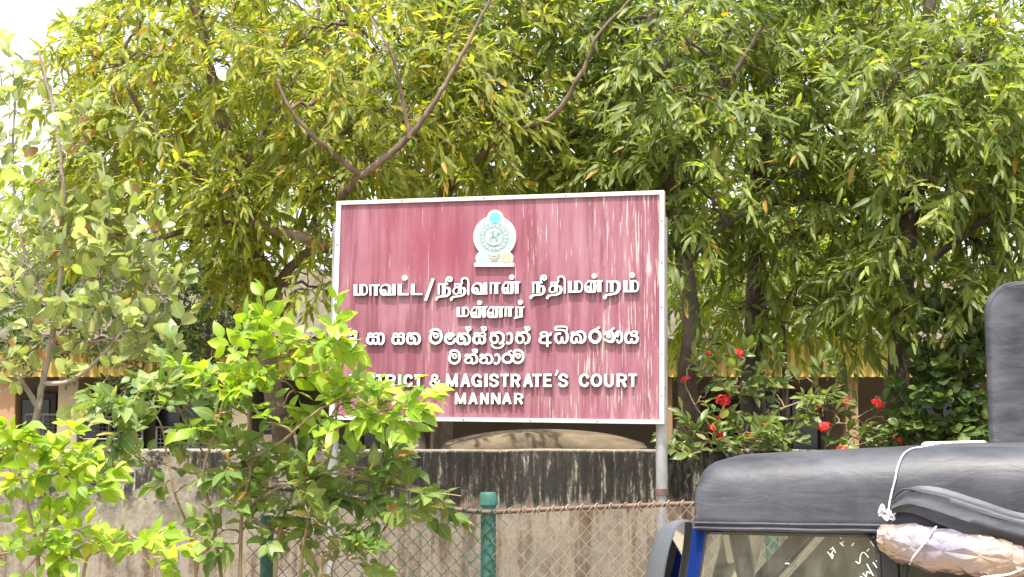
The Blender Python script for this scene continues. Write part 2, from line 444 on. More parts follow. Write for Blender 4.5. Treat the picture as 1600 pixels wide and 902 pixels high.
# left stretch is grey and patchy, the middle is black above and tan below
xl = M.math('ADD', X, M.math('MULTIPLY', M.math('SUBTRACT', bl, 0.5), 1.6))
left = M.ramp(M.math('MULTIPLY_ADD', xl, -1.4, -1.6, clamp=True), [(0.0, 0.0), (1.0, 1.0)])
zz = M.math('ADD', Z, M.math('MULTIPLY', M.math('SUBTRACT', st, 0.5), 0.55))
band = M.math('MULTIPLY_ADD', zz, 14.0, -14.0 * 1.15, clamp=True)
patch = M.ramp(M.math('ADD', bl, M.math('MULTIPLY', M.math('SUBTRACT', bl2, 0.5), 0.5)), [(0.47, 0.0), (0.53, 1.0)])
bandleft = M.math('MULTIPLY', patch, M.math('MULTIPLY_ADD', Z, 3.0, -2.9, clamp=True))
lowmix = M.mix(left, tan_, M.mix(M.ramp(Z, [(0.85, 1.0), (1.2, 0.0)]), grey, tan_))
msk = M.mix(left, band, bandleft)
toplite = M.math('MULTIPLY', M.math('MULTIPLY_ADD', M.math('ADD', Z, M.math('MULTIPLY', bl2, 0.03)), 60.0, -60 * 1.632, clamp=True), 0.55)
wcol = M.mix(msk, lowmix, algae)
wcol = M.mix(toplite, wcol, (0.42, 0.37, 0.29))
wallmat = M.out(M.mix(M.math('MULTIPLY', fine, 0.25), wcol, M.mix(0.5, wcol, (0.1, 0.09, 0.07))), 0.92, 0, 0.25, bump=M.math('ADD', bl2, M.math('MULTIPLY', st2, 0.6)), bs=0.55, bd=0.015)
WY, WT = 11.95, 1.635
wr = thing('boundary_wall', 'weathered plaster boundary wall with black mould streaks along its top', 'wall', (0, WY, 0))
nx = 90; xs = np.linspace(-9, 9, nx); rings = []
for x in xs:
    dz = 0.012 * mnoise.noise(Vector((x * 1.7, 0, 3))) + 0.006 * mnoise.noise(Vector((x * 8, 1, 3)))
    dy = 0.012 * mnoise.noise(Vector((x * 0.9, 5, 3)))
    prof = [(WY + dy, -0.2), (WY + dy, 0.8), (WY + dy, WT - 0.025), (WY + 0.02 + dy, WT + dz), (WY + 0.18, WT + dz + 0.004), (WY + 0.2, WT - 0.025), (WY + 0.2, -0.2)]
    rings.append([(x, y, z) for y, z in prof])
MB().loft(rings).build('wall_body', wallmat, wr, True, angle=35)

# ================================================================== COURT BUILDING behind the trees
cream = simple('cream_paint', (0.34, 0.28, 0.19), 0.75, var=0.15, scale=3)
peach = simple('peach_paint', (0.36, 0.22, 0.12), 0.75, var=0.15, scale=3)
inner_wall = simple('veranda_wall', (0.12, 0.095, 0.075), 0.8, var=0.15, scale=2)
yellow_sheet = simple('yellow_sheet', (0.58, 0.45, 0.13), 0.55, var=0.22, scale=2.5, stretch=(1, 1, 0.3))
white_trim = simple('white_trim', (0.68, 0.66, 0.60), 0.6, var=0.1)
roof_tile = simple('roof_sheet_brown', (0.10, 0.085, 0.06), 0.85, var=0.3, scale=3)
dark_wood = simple('window_dark', (0.035, 0.033, 0.035), 0.5)
glass_dark = Mat('window_glass').out((0.012, 0.016, 0.022), 0.08, 0, 0.6)
grille_m = simple('grille_grey', (0.16, 0.15, 0.145), 0.55, 0.3)
BY = 18.0
bb = thing('court_building', 'single storey cream building with yellow ribbed valance behind the trees', 'building', (0, BY, 0))
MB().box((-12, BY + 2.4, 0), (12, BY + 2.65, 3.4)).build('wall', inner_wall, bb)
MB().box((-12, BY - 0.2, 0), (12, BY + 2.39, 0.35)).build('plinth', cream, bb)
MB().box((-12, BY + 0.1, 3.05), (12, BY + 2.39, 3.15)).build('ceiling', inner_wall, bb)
# valance of ribbed sheet, one panel per bay
bays = np.linspace(-11.4, 11.4, 13)
for a, b in zip(bays[:-1], bays[1:]):
    m = MB(); n = 30; v = []; f = []
    for i in range(n + 1):
        x = a + 0.01 + (b - a - 0.02) * i / n; yy = BY - 0.14 + 0.022 * (1 if i % 2 else -1)
        v += [(x, yy, 2.54 + 0.01 * (i % 2)), (x, yy, 2.98)]
    m.add(v, [(2*i, 2*i+2, 2*i+3, 2*i+1) for i in range(n)])
    o = m.build('valance_panel', yellow_sheet, bb); sm = o.modifiers.new('s', 'SOLIDIFY'); sm.thickness = 0.006
m = MB(); v = []; n = 420
for i in range(n + 1):
    x = -11.6 + 23.2 * i / n; z = 0.026 * math.sin(i * math.pi / 2 + 0.7)
    v += [(x, BY - 0.32, 3.03 + z), (x, BY + 3.4, 4.35 + z)]
m.add(v, [(2*i, 2*i+2, 2*i+3, 2*i+1) for i in range(n)])
o = m.build('roof', roof_tile, bb); sm = o.modifiers.new('s', 'SOLIDIFY'); sm.thickness = 0.02
MB().box((-11.6, BY - 0.22, 2.985), (11.6, BY - 0.185, 3.02)).build('fascia', white_trim, bb)
for px_, wd, mt in ((8, 0.24, peach), (105, 0.26, cream), (375, 0.22, cream), (1332, 0.16, peach), (1045, 0.1, peach)):
    x = P(px_, 660, BY)[0]
    MB().box((x - wd / 2, BY, 0.351), (x + wd / 2, BY + 0.24, 3.049)).build('column', mt, bb, bevel=0.012)
for px0, px1 in ((22, 85), (120, 225), (235, 330), (400, 480), (560, 660), (1100, 1180), (1190, 1290), (1420, 1520)):
    x0 = P(px0, 660, BY + 2.3)[0]; x1 = P(px1, 660, BY + 2.3)[0]
    f = MB()
    for (a, b, c, d) in ((x0, x1, 2.35, 2.43), (x0, x1, 1.05, 1.13), (x0, x0 + .07, 1.13, 2.35), (x1 - .07, x1, 1.13, 2.35)):
        f.box((a, BY + 2.33, c), (b, BY + 2.399, d))
    wo = f.build('window', dark_wood, bb)
    for k in range(2):
        xa = x0 + .08 + (x1 - x0 - .16) * k / 2; xb = x0 + .08 + (x1 - x0 - .16) * (k + 1) / 2 - 0.03
        MB().box((xa, BY + 2.37, 1.14), (xb, BY + 2.38, 2.34)).build('pane', glass_dark, wo)
# veranda railing grilles between the columns on the left
def grille(px0, px1, py0, py1, Yg):
    a = P(px0, py0, Yg); b = P(px1, py1, Yg)
    x0, x1, z1, z0 = a[0], b[0], a[2], 0.36
    m = MB()
    for z in (z1, z1 - 0.28, z1 - 0.62, z0 + 0.1): m.tube([(x0, Yg, z), (x1, Yg, z)], 0.013, 6)
    for x in (x0, (x0 + x1) / 2, x1): m.tube([(x, Yg + 0.002, z0), (x, Yg + 0.002, z1 + .013)], 0.014, 6)
    for x in np.arange(x0 + .05, x1, 0.05): m.tube([(x, Yg + 0.01, z0 + .1), (x, Yg + 0.01, z1)], 0.0035, 4)
    for z in np.arange(z0 + .15, z1, 0.05): m.tube([(x0, Yg + 0.014, z), (x1, Yg + 0.014, z)], 0.003, 4)
    m.build('railing', grille_m, bb)
grille(40, 95, 648, 700, BY + 0.12); grille(118, 222, 652, 700, BY + 0.12); grille(245, 345, 668, 700, BY + 0.12)

# ================================================================== SIGN
wt = lambda px, py, Y: P(px, py, Y)
TL, TR = P(527, 315, 10.73), P(1038, 298, 10.07)
BL, BR = P(516, 656, 10.73), P(1038, 663, 10.07)
sn = np.cross(TR - TL, BL - TL); sn /= np.linalg.norm(sn)
if sn[1] > 0: sn = -sn                                     # towards the camera
su = (TR - TL) / np.linalg.norm(TR - TL); sv = np.cross(sn, su); sv = sv if sv[2] > 0 else -sv
def SG(px, py, off=0.0): return on_plane(px, py, TL, sn) + sn * off
sign_root = thing('court_sign', 'faded maroon court signboard with white raised letters on two poles', 'sign', (float((BL[0] + BR[0]) / 2), float((BL[1] + BR[1]) / 2), 0))

M = Mat('faded_maroon')
LW = np.linalg.norm(TR - TL); LH = np.linalg.norm(BL - TL)
tc = M.n('ShaderNodeTexCoord').outputs['Object']; sep = M.n('ShaderNodeSeparateXYZ', {0: tc}); X, Y2, Z = sep.outputs
def sgc(scale, loc=(0, 0, 0), rot=(0, 0, 0)): return M.coord(scale, loc, rot)
blot = M.noise(1.6, 4, 0.6); st1 = M.noise(15, 5, 0.6, sgc((1, 1, 0.07))); st3 = M.noise(85, 5, 0.62, sgc((1, 1, 0.04), (3, 1, 2), (0, R(1.5), 0)))
base = M.ramp(blot, [(0.30, (0.22, 0.068, 0.10)), (0.5, (0.25, 0.10, 0.132)), (0.72, (0.29, 0.14, 0.172))])
base = M.mix(M.ramp(st1, [(0.36, 0.8), (0.5, 0.0)]), base, (0.145, 0.042, 0.06))
base = M.mix(M.ramp(st1, [(0.52, 0.0), (0.70, 0.55)]), base, (0.31, 0.18, 0.20))
# a redder, less bleached area up on the left
dx = M.math('MULTIPLY', M.math('SUBTRACT', X, -0.55), 1.15); dz = M.math('MULTIPLY', M.math('SUBTRACT', Z, 3.12), 1.9)
rad = M.math('SQRT', M.math('ADD', M.math('MULTIPLY', dx, dx), M.math('MULTIPLY', dz, dz)))
red = M.math('SUBTRACT', 1.0, M.math('ADD', rad, M.math('MULTIPLY', M.math('SUBTRACT', blot, 0.5), 0.9)), clamp=True)
base = M.mix(M.math('MULTIPLY', red, 0.75), base, (0.215, 0.036, 0.062))
# white runs, denser to the right
gate = M.math('MULTIPLY_ADD', X, 0.04, 0.012); n4 = M.noise(2.2, 3, 0.6, sgc((1, 1, 0.5), (9, 2, 1)))
run = M.math('ADD', M.math('ADD', st3, gate), M.math('MULTIPLY', M.math('SUBTRACT', n4, 0.5), 0.35))
base = M.mix(M.ramp(run, [(0.63, 0.0), (0.69, 0.75)]), base, (0.50, 0.43, 0.39))
# slanted pale scratches low on the right
wv = M.noise(20, 3, 0.5, sgc((1, 1, 0.06), (0, 0, 0), (0, R(12), 0)))
lowr = M.math('MULTIPLY', M.math('MULTIPLY_ADD', Z, -1.6, 4.0, clamp=True), M.math('MULTIPLY_ADD', X, 1.2, 0.2, clamp=True))
base = M.mix(M.math('MULTIPLY', M.ramp(wv, [(0.60, 0.0), (0.66, 0.55)]), lowr), base, (0.42, 0.25, 0.275))
spk = M.noise(45, 3, 0.7)
base = M.mix(M.ramp(spk, [(0.70, 0.0), (0.76, 0.6)]), base, (0.12, 0.05, 0.06))
maroon = M.out(base, 0.5, 0, 0.4, bump=st1, bs=0.05)
M = Mat('aged_white_frame'); nz = M.noise(6, 6, 0.65); n3 = M.noise(40, 3, 0.6)
frame_m = M.out(M.mix(M.ramp(n3, [(0.62, 0.0), (0.72, 0.6)]), M.ramp(nz, [(0.3, (0.45, 0.44, 0.41)), (0.6, (0.62, 0.61, 0.58))]), (0.28, 0.22, 0.17)), 0.5, 0, 0.5, bump=n3, bs=0.1)
M = Mat('letter_white'); nz = M.noise(9, 5, 0.65); n3 = M.noise(50, 4, 0.65, M.coord((1, 1, 0.3)))
letter_m = M.out(M.mix(M.ramp(n3, [(0.58, 0.0), (0.75, 0.45)]), M.ramp(nz, [(0.3, (0.52, 0.57, 0.54)), (0.55, (0.70, 0.715, 0.70))]), (0.45, 0.42, 0.36)), 0.45, 0, 0.5)
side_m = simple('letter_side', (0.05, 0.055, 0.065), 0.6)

def panel(c, d0, d1):            # prism on the sign plane from pixel polygon
    f = [SG(x, y, d1) for x, y in c]; b = [SG(x, y, d0) for x, y in c]; n = len(c)
    return MB().add(f + b, [tuple(range(n)), tuple(reversed(range(n, 2*n)))] + [(i, i + n, (i + 1) % n + n, (i + 1) % n) for i in range(n)])
cT = [(527, 315), (1038, 298), (1038, 663), (516, 656)]
def lerp_q(u, v):                # corner interpolation in pixels
    a = np.array(cT[0]) * (1-u) + np.array(cT[1]) * u; b = np.array(cT[3]) * (1-u) + np.array(cT[2]) * u
    return tuple(a * (1-v) + b * v)
board = [lerp_q(0.006, 0.008), lerp_q(.994, .008), lerp_q(.994, .992), lerp_q(.006, .992)]
panel(board, -0.012, 0.0).build('board', maroon, sign_root)
fu, fv = 0.0135, 0.0175
for q in ([(0,0),(1,0),(1-fu,fv),(fu,fv)], [(fu,1-fv),(1-fu,1-fv),(1,1),(0,1)], [(0,0),(fu,fv),(fu,1-fv),(0,1)], [(1-fu,fv),(1,0),(1,1),(1-fu,1-fv)]):
    panel([lerp_q(*p) for p in q], -0.045, 0.016).build('frame_bar', frame_m, sign_root, bevel=0.002)
rivet_m = simple('rivet', (0.10, 0.07, 0.05), 0.6, 0.4)
for u, v in [(0.9935, t) for t in (0.13, 0.31, 0.5, 0.7, 0.88)] + [(0.0065, t) for t in (0.2, 0.45)] + [(t, 0.008) for t in (0.2, 0.45, 0.7)] + [(t, 0.992) for t in (0.4, 0.6, 0.8)]:
    x, y = lerp_q(u, v)
    panel([(x + 1.3 * math.cos(a), y + 1.3 * math.sin(a)) for a in np.arange(8) * math.pi / 4], 0.016, 0.019).build('rivet', rivet_m, sign_root)

# poles
M = Mat('galvanised_pole'); nz = M.noise(7, 6, 0.6, M.coord((1, 1, 0.4))); n2 = M.noise(2.5, 4, 0.6)
pole_m = M.out(M.mix(M.ramp(n2, [(0.52, 0.0), (0.7, 0.7)]), M.ramp(nz, [(0.3, (0.20, 0.21, 0.22)), (0.7, (0.42, 0.43, 0.44))]), (0.28, 0.18, 0.12)), 0.5, 0.35, 0.5, bump=nz, bs=0.2)
rust_m = simple('rusty_pipe', (0.12, 0.08, 0.06), 0.75, 0.2, var=0.4, scale=12)
def pole(pt, pb, Y, r, r2):
    a = P(*pt, Y); b = P(*pb, Y); d = (b - a) / np.linalg.norm(b - a)
    MB().tube([a, b], r, 14).build('pole', pole_m, sign_root, True, angle=50)
    MB().tube([b - d * 0.0, b + d * 0.045], r * 1.12, 14).build('collar', rust_m, sign_root, True, angle=50)
    g = b + d * (b[2] / -d[2]) + d * 0.3
    MB().tube([b + d * 0.04, g], r2, 12).build('pole_foot', pole_m, sign_root, True, angle=50)
pole((1034, 340), (1034, 764), 10.155, 0.042, 0.034)
pole((528, 350), (520, 745), 10.83, 0.040, 0.034)
m = MB()
for v in (0.15, 0.85):
    a = SG(*lerp_q(0.0, v), -0.03); b = SG(*lerp_q(1.0, v), -0.03); m.tube([a, b], 0.016, 6)
m.build('back_rail', rust_m, sign_root)

# ---- lettering
def ribbon(m, pts, wv_, wh, smooth=True, cap='round', d0=0.0, d1=0.02, closed=False, per=5, plane=SG, sides=None):
    p = np.asarray(pts, float)
    if smooth and (len(p) > 2): p = spline(p, per, closed)
    elif len(p) == 2: p = np.array([p[0], p[1]])
    if closed: p = np.vstack([p, p[0]])
    t = np.gradient(p, axis=0); t /= np.linalg.norm(t, axis=1, keepdims=True) + 1e-9
    if closed:
        t[0] = t[-1] = (t[0] + t[-1]) / np.linalg.norm(t[0] + t[-1])
    hw = 0.5 * np.sqrt((wv_ * t[:, 1]) ** 2 + (wh * t[:, 0]) ** 2)
    if cap == 'round' and not closed:
        a, b = p[0], p[-1]; ta, tb = t[0], t[-1]; ha, hb = hw[0], hw[-1]
        pre = [(a - ta * ha * k, ta, ha * s_) for k, s_ in ((0.75, 0.5), (0.45, 0.85))]
        post = [(b + tb * hb * k, tb, hb * s_) for k, s_ in ((0.45, 0.85), (0.75, 0.5))]
        p = np.vstack([[q[0] for q in pre], p, [q[0] for q in post]])
        t = np.vstack([[q[1] for q in pre], t, [q[1] for q in post]])
        hw = np.concatenate([[q[2] for q in pre], hw, [q[2] for q in post]])
    nrm = np.stack([-t[:, 1], t[:, 0]], 1)
    A = p + nrm * hw[:, None]; B = p - nrm * hw[:, None]; n = len(p)
    dd = d1 + np.linspace(0, 0.0007, n)
    fr = [plane(*A[i], dd[i]) for i in range(n)] + [plane(*B[i], dd[i]) for i in range(n)]
    bk = [plane(*A[i], d0) for i in range(n)] + [plane(*B[i], d0) for i in range(n)]
    f = []; s = []
    for i in range(n - 1):
        f.append((i, i + 1, n + i + 1, n + i))
        s.append((i, 2*n + i, 2*n + i + 1, i + 1)); s.append((n + i, n + i + 1, 3*n + i + 1, 3*n + i))
    if not closed: s.append((0, n, 3*n, 2*n)); s.append((n - 1, 3*n - 1 - 0, 4*n - 1, 2*n - 1)[0:1] + (3*n - 1, 4*n - 1, 2*n - 1)) if False else s.append((n - 1, 3*n - 1, 4*n - 1, 2*n - 1))
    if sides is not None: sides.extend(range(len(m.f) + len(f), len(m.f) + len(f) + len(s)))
    m.add(fr + bk, f + s)
D0, D1 = 0.0, 0.024
def letter(strokes, o, cap='round'):
    """strokes in zoomed pixels: (kind, data..., w, h); o = (ox, oy, k)"""
    ox, oy, k = o; m = MB(); sd = []
    for i, s in enumerate(strokes):
        kind = s[0]; d1 = D1 + i * 0.0009
        T = lambda q: [(ox + x / k, oy + y / k) for x, y in q]
        if kind == 'l': ribbon(m, T(s[1]), s[2] / k, s[3] / k, False, 'flat', D0, d1, sides=sd)
        elif kind == 'c': ribbon(m, T(s[1]), s[2] / k, s[3] / k, True, 'round', D0, d1, sides=sd)
        elif kind == 'o':
            cx, cy, rx, ry = s[1]; c = [(cx + rx * math.cos(a), cy + ry * math.sin(a)) for a in np.arange(10) * math.pi / 5]
            ribbon(m, T(c), s[2] / k, s[3] / k, True, None, D0, d1, True, 3, sides=sd)
        elif kind == 'd':
            cx, cy, r = s[1]; c = T([(cx + r * math.cos(a), cy + r * 1.08 * math.sin(a)) for a in np.arange(18) * math.pi / 9]); n = len(c)
            m.add([SG(*q, d1) for q in c] + [SG(*q, D0) for q in c], [tuple(range(n))] + [(j, j + n, (j + 1) % n + n, (j + 1) % n) for j in range(n)])
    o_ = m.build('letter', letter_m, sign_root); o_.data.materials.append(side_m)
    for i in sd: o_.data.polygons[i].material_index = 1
    return o_
def V(x, y0, y1, w): return ('l', [(x, y0), (x, y1)], w, w)
def H(x0, x1, y, h): return ('l', [(x0, y), (x1, y)], h, h)
A_ = (550, 425, 11.43); B_ = (680, 425, 11.43); C_ = (820, 422, 8.42); Dd = (705, 465, 12.31); E_ = (565, 505, 10.67); F_ = (705, 500, 11.43); G_ = (835, 500, 9.41); H_ = (700, 540, 12.31)
# Tamil, first line
letter([V(83, 228, 428, 64), H(52, 262, 412, 34), V(188, 228, 425, 62), ('c', [(188, 240), (250, 240), (288, 285), (292, 345), (272, 398), (232, 415)], 28, 26)], A_)
letter([V(350, 232, 430, 32), H(336, 520, 246, 30), V(446, 240, 430, 66)], A_)
letter([('c', [(640, 408), (585, 420), (538, 390), (528, 330), (550, 268), (605, 238), (660, 240)], 30, 28), ('c', [(640, 236), (688, 270), (692, 340), (682, 405)], 58, 30), ('o', (592, 365, 30, 34), 32, 32), H(600, 800, 411, 32), V(770, 225, 425, 60)], A_)
letter([V(872, 222, 424, 72), H(838, 1035, 409, 30), ('d', (958, 115, 43))], A_)
letter([V(1106, 222, 420, 68), H(1073, 1275, 404, 30)], A_)
letter([('l', [(1467, 128), (1330, 518)], 50, 50)], A_)
def ni(x, y, s, o):
    q = lambda *p: [(x + a * s, y + b * s) for a, b in p]
    letter([('l', q((82, 212), (82, 410)), 33*s, 33*s), ('l', q((65, 226), (250, 226)), 30*s, 30*s), ('l', q((172, 218), (172, 410)), 66*s, 60*s),
            ('c', q((200, 296), (250, 292), (274, 345), (262, 405), (210, 440), (120, 446), (60, 465), (36, 498)), 54*s, 32*s),
            ('o', (x + 280*s, y + 140*s, 33*s, 33*s), 36*s, 36*s), ('c', q((226, 228), (216, 160), (240, 108), (282, 95)), 26*s, 24*s)], o)
def thi(x, y, s, o):
    q = lambda *p: [(x + a * s, y + b * s) for a, b in p]
    letter([('l', q((362, 225), (505, 225)), 28*s, 28*s), ('c', q((378, 225), (380, 268), (440, 280), (385, 286), (346, 330), (352, 384), (398, 400), (445, 380)), 32*s, 26*s),
            ('l', q((457, 216), (457, 396)), 62*s, 60*s), ('c', q((470, 290), (528, 300), (548, 355), (525, 410), (460, 440), (370, 450), (322, 470), (303, 500)), 52*s, 30*s),
            ('c', q((500, 205), (496, 145), (540, 118), (590, 132), (612, 185), (612, 300), (612, 408)), 33*s, 34*s)], o)
ni(0, 0, 1, B_); thi(0, 0, 1, B_)
def va(x, o, s=1.0, y=0):
    q = lambda *p: [(x + a * s, y + b * s) for a, b in p]
    letter([('c', q((740, 394), (692, 372), (680, 310), (710, 236), (770, 211), (825, 216)), 32*s, 30*s), ('c', q((798, 214), (842, 250), (850, 330), (832, 390)), 62*s, 30*s),
            ('o', (x + 742*s, y + 338*s, 33*s, 38*s), 38*s, 36*s), ('l', q((740, 395), (950, 395)), 32*s, 32*s), ('l', q((915, 198), (915, 402)), 64*s, 60*s)], o)
va(0, B_)
letter([V(1010, 198, 400, 35), H(992, 1178, 208, 30), V(1105, 202, 400, 70)], B_)
def nna(x, y, s, o, dot=True):
    q = lambda *p: [(x + a * s, y + b * s) for a, b in p]
    st = [('c', q((1290, 390), (1236, 374), (1217, 310), (1242, 232), (1300, 200)), 32*s, 30*s), ('o', (x + 1275*s, y + 335*s, 32*s, 38*s), 36*s, 34*s),
          ('c', q((1310, 388), (1326, 330), (1320, 245), (1350, 204)), 22*s, 22*s), ('c', q((1384, 206), (1394, 300), (1380, 380)), 60*s, 30*s), ('l', q((1280, 389), (1385, 387)), 28*s, 28*s),
          ('l', q((1260, 197), (1537, 195)), 30*s, 30*s), ('l', q((1475, 200), (1475, 392)), 68*s, 60*s)]
    if dot: st.append(('d', (x + 1380*s, y + 105*s, 42*s)))
    letter(st, o)
nna(0, 0, 1, B_)
ni(62, 5, .737, C_); thi(82, 3, .742, C_)
def ma(x0, y0, y1, o, s, dot=None):
    w_ = 64 * s
    st = [V(x0 + 32*s, y0, y1, w_), H(x0, x0 + 212*s, y1 - 16*s, 32*s), V(x0 + 138*s, y0, y1, 62*s),
          ('c', [(x0 + 138*s, y0 + 10*s), (x0 + 200*s, y0 + 12*s), (x0 + 238*s, y0 + 55*s), (x0 + 242*s, y0 + 115*s), (x0 + 222*s, y0 + 168*s), (x0 + 180*s, y1 - 14*s)], 28*s, 26*s)]
    if dot: st.append(('d', dot))
    letter(st, o)
ma(576, 150, 303, C_, .78)
nna(-95, 8, .737, C_)
letter([V(1090, 152, 292, 25), H(1078, 1215, 158, 22), V(1152, 155, 292, 46), ('c', [(1150, 160), (1210, 158), (1246, 195), (1245, 255), (1215, 303), (1150, 325), (1085, 338), (1060, 372)], 48, 26)], C_)
ma(1306, 143, 298, C_, .80, (1420, 75, 33))
# Tamil, second line
ma(124, 192, 382, Dd, .95)
nna(-797, 4, .985, Dd); nna(-481, 4, .985, Dd, False)
letter([V(1062, 184, 372, 36), H(1045, 1216, 197, 26), V(1146, 190, 372, 74)], Dd)
letter([V(1270, 184, 384, 36), H(1255, 1426, 197, 26), V(1358, 190, 376, 70), ('c', [(1238, 402), (1290, 388), (1388, 368)], 30, 32), ('d', (1343, 100, 43))], Dd)
# Sinhala, third line
def sa(dx, dy, s, o, flag=None):
    q = lambda *p: [(dx + a * s, dy + b * s) for a, b in p]
    st = [('c', q((625, 208), (600, 180), (562, 184), (560, 214), (590, 232), (698, 232), (722, 205), (695, 176), (650, 184), (628, 208)), 40*s, 27*s),
          ('c', q((562, 230), (537, 272), (547, 324), (590, 348), (628, 325), (632, 282)), 46*s, 38*s), ('c', q((634, 322), (670, 348), (712, 322), (718, 268), (697, 234)), 46*s, 38*s)]
    letter(st + (flag or []), o)
def ha(dx, dy, s, o, flag=None):
    q = lambda *p: [(dx + a * s, dy + b * s) for a, b in p]
    st = [('o', (dx + 815*s, dy + 197*s, 26*s, 24*s), 30*s, 26*s), ('c', q((800, 216), (778, 270), (796, 328), (850, 345), (900, 312), (902, 268), (866, 238), (846, 268)), 42*s, 38*s),
          ('c', q((842, 202), (890, 180), (948, 192), (984, 245), (980, 308), (945, 346), (908, 350)), 46*s, 40*s)]
    letter(st + (flag or []), o)
def ma_s(dx, dy, s, o):
    q = lambda *p: [(dx + a * s, dy + b * s) for a, b in p]
    letter([('c', q((1170, 146), (1212, 114), (1280, 114), (1332, 160), (1345, 240), (1320, 308), (1252, 342), (1184, 314), (1160, 250), (1180, 188)), 46*s, 40*s),
            ('o', (dx + 1256*s, dy + 212*s, 34*s, 34*s), 32*s, 32*s), ('c', q((1180, 190), (1206, 168), (1240, 182)), 30*s, 28*s)], o)
def aa(dx, dy, s, o):
    q = lambda *p: [(dx + a * s, dy + b * s) for a, b in p]
    letter([('c', q((312, 196), (345, 177), (378, 210), (386, 280), (365, 338), (322, 354), (300, 338)), 44*s, 34*s)], o)
letter([('c', [(-165, 200), (-125, 180), (-85, 205), (-80, 245), (-120, 262), (-160, 262)], 42, 36), ('c', [(-160, 262), (-185, 300), (-160, 345), (-100, 350), (-70, 320)], 42, 36), ('c', [(-150, 165), (-125, 140), (-80, 140), (-60, 168)], 28, 26)], E_)
sa(-420, 0, 1, E_); aa(0, 0, 1, E_); sa(0, 0, 1, E_); ha(0, 0, 1, E_); ma_s(0, 0, 1, E_)
letter([('c', [(1560, 208), (1500, 178), (1438, 202), (1410, 260), (1437, 323), (1495, 347), (1550, 323), (1572, 270)], 44, 38), ('o', (1488, 243, 26, 26), 30, 30), ('c', [(1512, 246), (1545, 220)], 30, 28)], E_)
def flag(x, y, s=1.0, sx_=None):
    return [('o', (x, y, 28*s, 28*s), 32*s, 30*s), ('c', [(x - 60*s, y - 20*s), (x - 25*s, y - 24*s)], 30*s, 30*s), ('c', [(x - 42*s, y - 12*s), (x - 32*s, y + 30*s), (x - 12*s, y + 70*s)], 30*s, 30*s)]
ha(-708, 62, 1.07, F_, flag(337, 162)); sa(-166, 44, 1.09, F_, flag(615, 162))
def tha(dx, dy, o, extra):
    q = lambda *p: [(dx + a, dy + b) for a, b in p]
    letter([('o', (dx + 756, dy + 252, 25, 23), 30, 27), ('c', q((745, 275), (722, 335), (748, 402), (800, 415), (846, 372), (840, 312), (800, 280), (748, 284)), 42, 36),
            ('c', q((802, 244), (868, 228), (936, 268), (952, 335), (932, 400), (882, 424)), 46, 40)] + extra, o)
tha(0, 0, F_, [('c', [(740, 448), (782, 494), (850, 508), (920, 488), (956, 432)], 36, 32)])
aa(690, 50, 1.06, F_)
tha(457, 0, F_, flag(1388, 162))
letter([('c', [(205, 242), (150, 244), (105, 270), (92, 308), (118, 338), (170, 344), (250, 338)], 40, 32), ('c', [(122, 238), (106, 208), (136, 188), (190, 192), (204, 230)], 34, 27), V(204, 200, 402, 30), ('c', [(205, 238), (244, 226), (256, 198)], 34, 28)], G_)
letter([('c', [(392, 205), (345, 208), (322, 260), (338, 318), (380, 342), (414, 312), (416, 265)], 40, 34), ('c', [(416, 312), (450, 342), (488, 310), (494, 230), (468, 170), (400, 152), (325, 152)], 38, 27), ('c', [(326, 150), (322, 118), (352, 104), (470, 106), (492, 132), (488, 165)], 28, 24)], G_)
letter([('o', (577, 206, 20, 19), 26, 24), ('c', [(578, 226), (554, 275), (568, 328), (608, 338), (626, 312), (628, 278)], 38, 32), ('c', [(630, 312), (660, 336), (692, 310), (688, 252), (650, 218), (602, 222)], 34, 27), ('c', [(620, 198), (680, 176), (738, 198), (758, 260), (738, 318), (694, 342)], 38, 32)], G_)
letter([('o', (902, 248, 76, 84), 42, 44), ('c', [(885, 168), (920, 142), (962, 118)], 40, 32)], G_)
letter([('o', (1102, 240, 24, 24), 26, 26), ('c', [(1048, 208), (1082, 184), (1140, 184), (1168, 232), (1158, 290), (1110, 322), (1042, 290)], 36, 30), ('c', [(1122, 172), (1178, 128)], 34, 30),
        ('c', [(1110, 325), (1165, 320), (1195, 250), (1215, 195), (1262, 176), (1294, 222), (1292, 305), (1252, 338), (1226, 305)], 36, 32), ('c', [(1228, 190), (1246, 225), (1230, 250)], 28, 24)], G_)
letter([('c', [(1402, 188), (1362, 216), (1348, 280), (1372, 332), (1424, 334), (1440, 290)], 40, 34), ('c', [(1440, 326), (1488, 338), (1522, 302), (1518, 255), (1472, 236), (1438, 234)], 40, 32), ('c', [(1440, 232), (1440, 194), (1480, 174), (1518, 188), (1508, 216), (1474, 234)], 34, 27)], G_)
# Sinhala, fourth line
ma_s(-1196, -16, 1.07, H_)
def na(dx, o, ex=[]):
    q = lambda *p: [(dx + a, b) for a, b in p]
    letter([('c', q((352, 212), (368, 180), (400, 180), (404, 212), (376, 228)), 34, 28), ('c', q((448, 188), (424, 232), (364, 262), (348, 300), (382, 338), (440, 338), (478, 292), (466, 244)), 40, 34),
            ('c', q((432, 204), (490, 178), (548, 196), (578, 255), (568, 318), (520, 346), (484, 348)), 46, 40)] + ex, o)
na(0, H_, flag(552, 112, 1.05)); na(290, H_)
aa(605, -10, 1.03, H_)
letter([('o', (1160, 252, 90, 84), 46, 46), ('c', [(1150, 168), (1186, 134), (1234, 104)], 40, 32)], H_)
ma_s(35, -22, 1.06, H_)
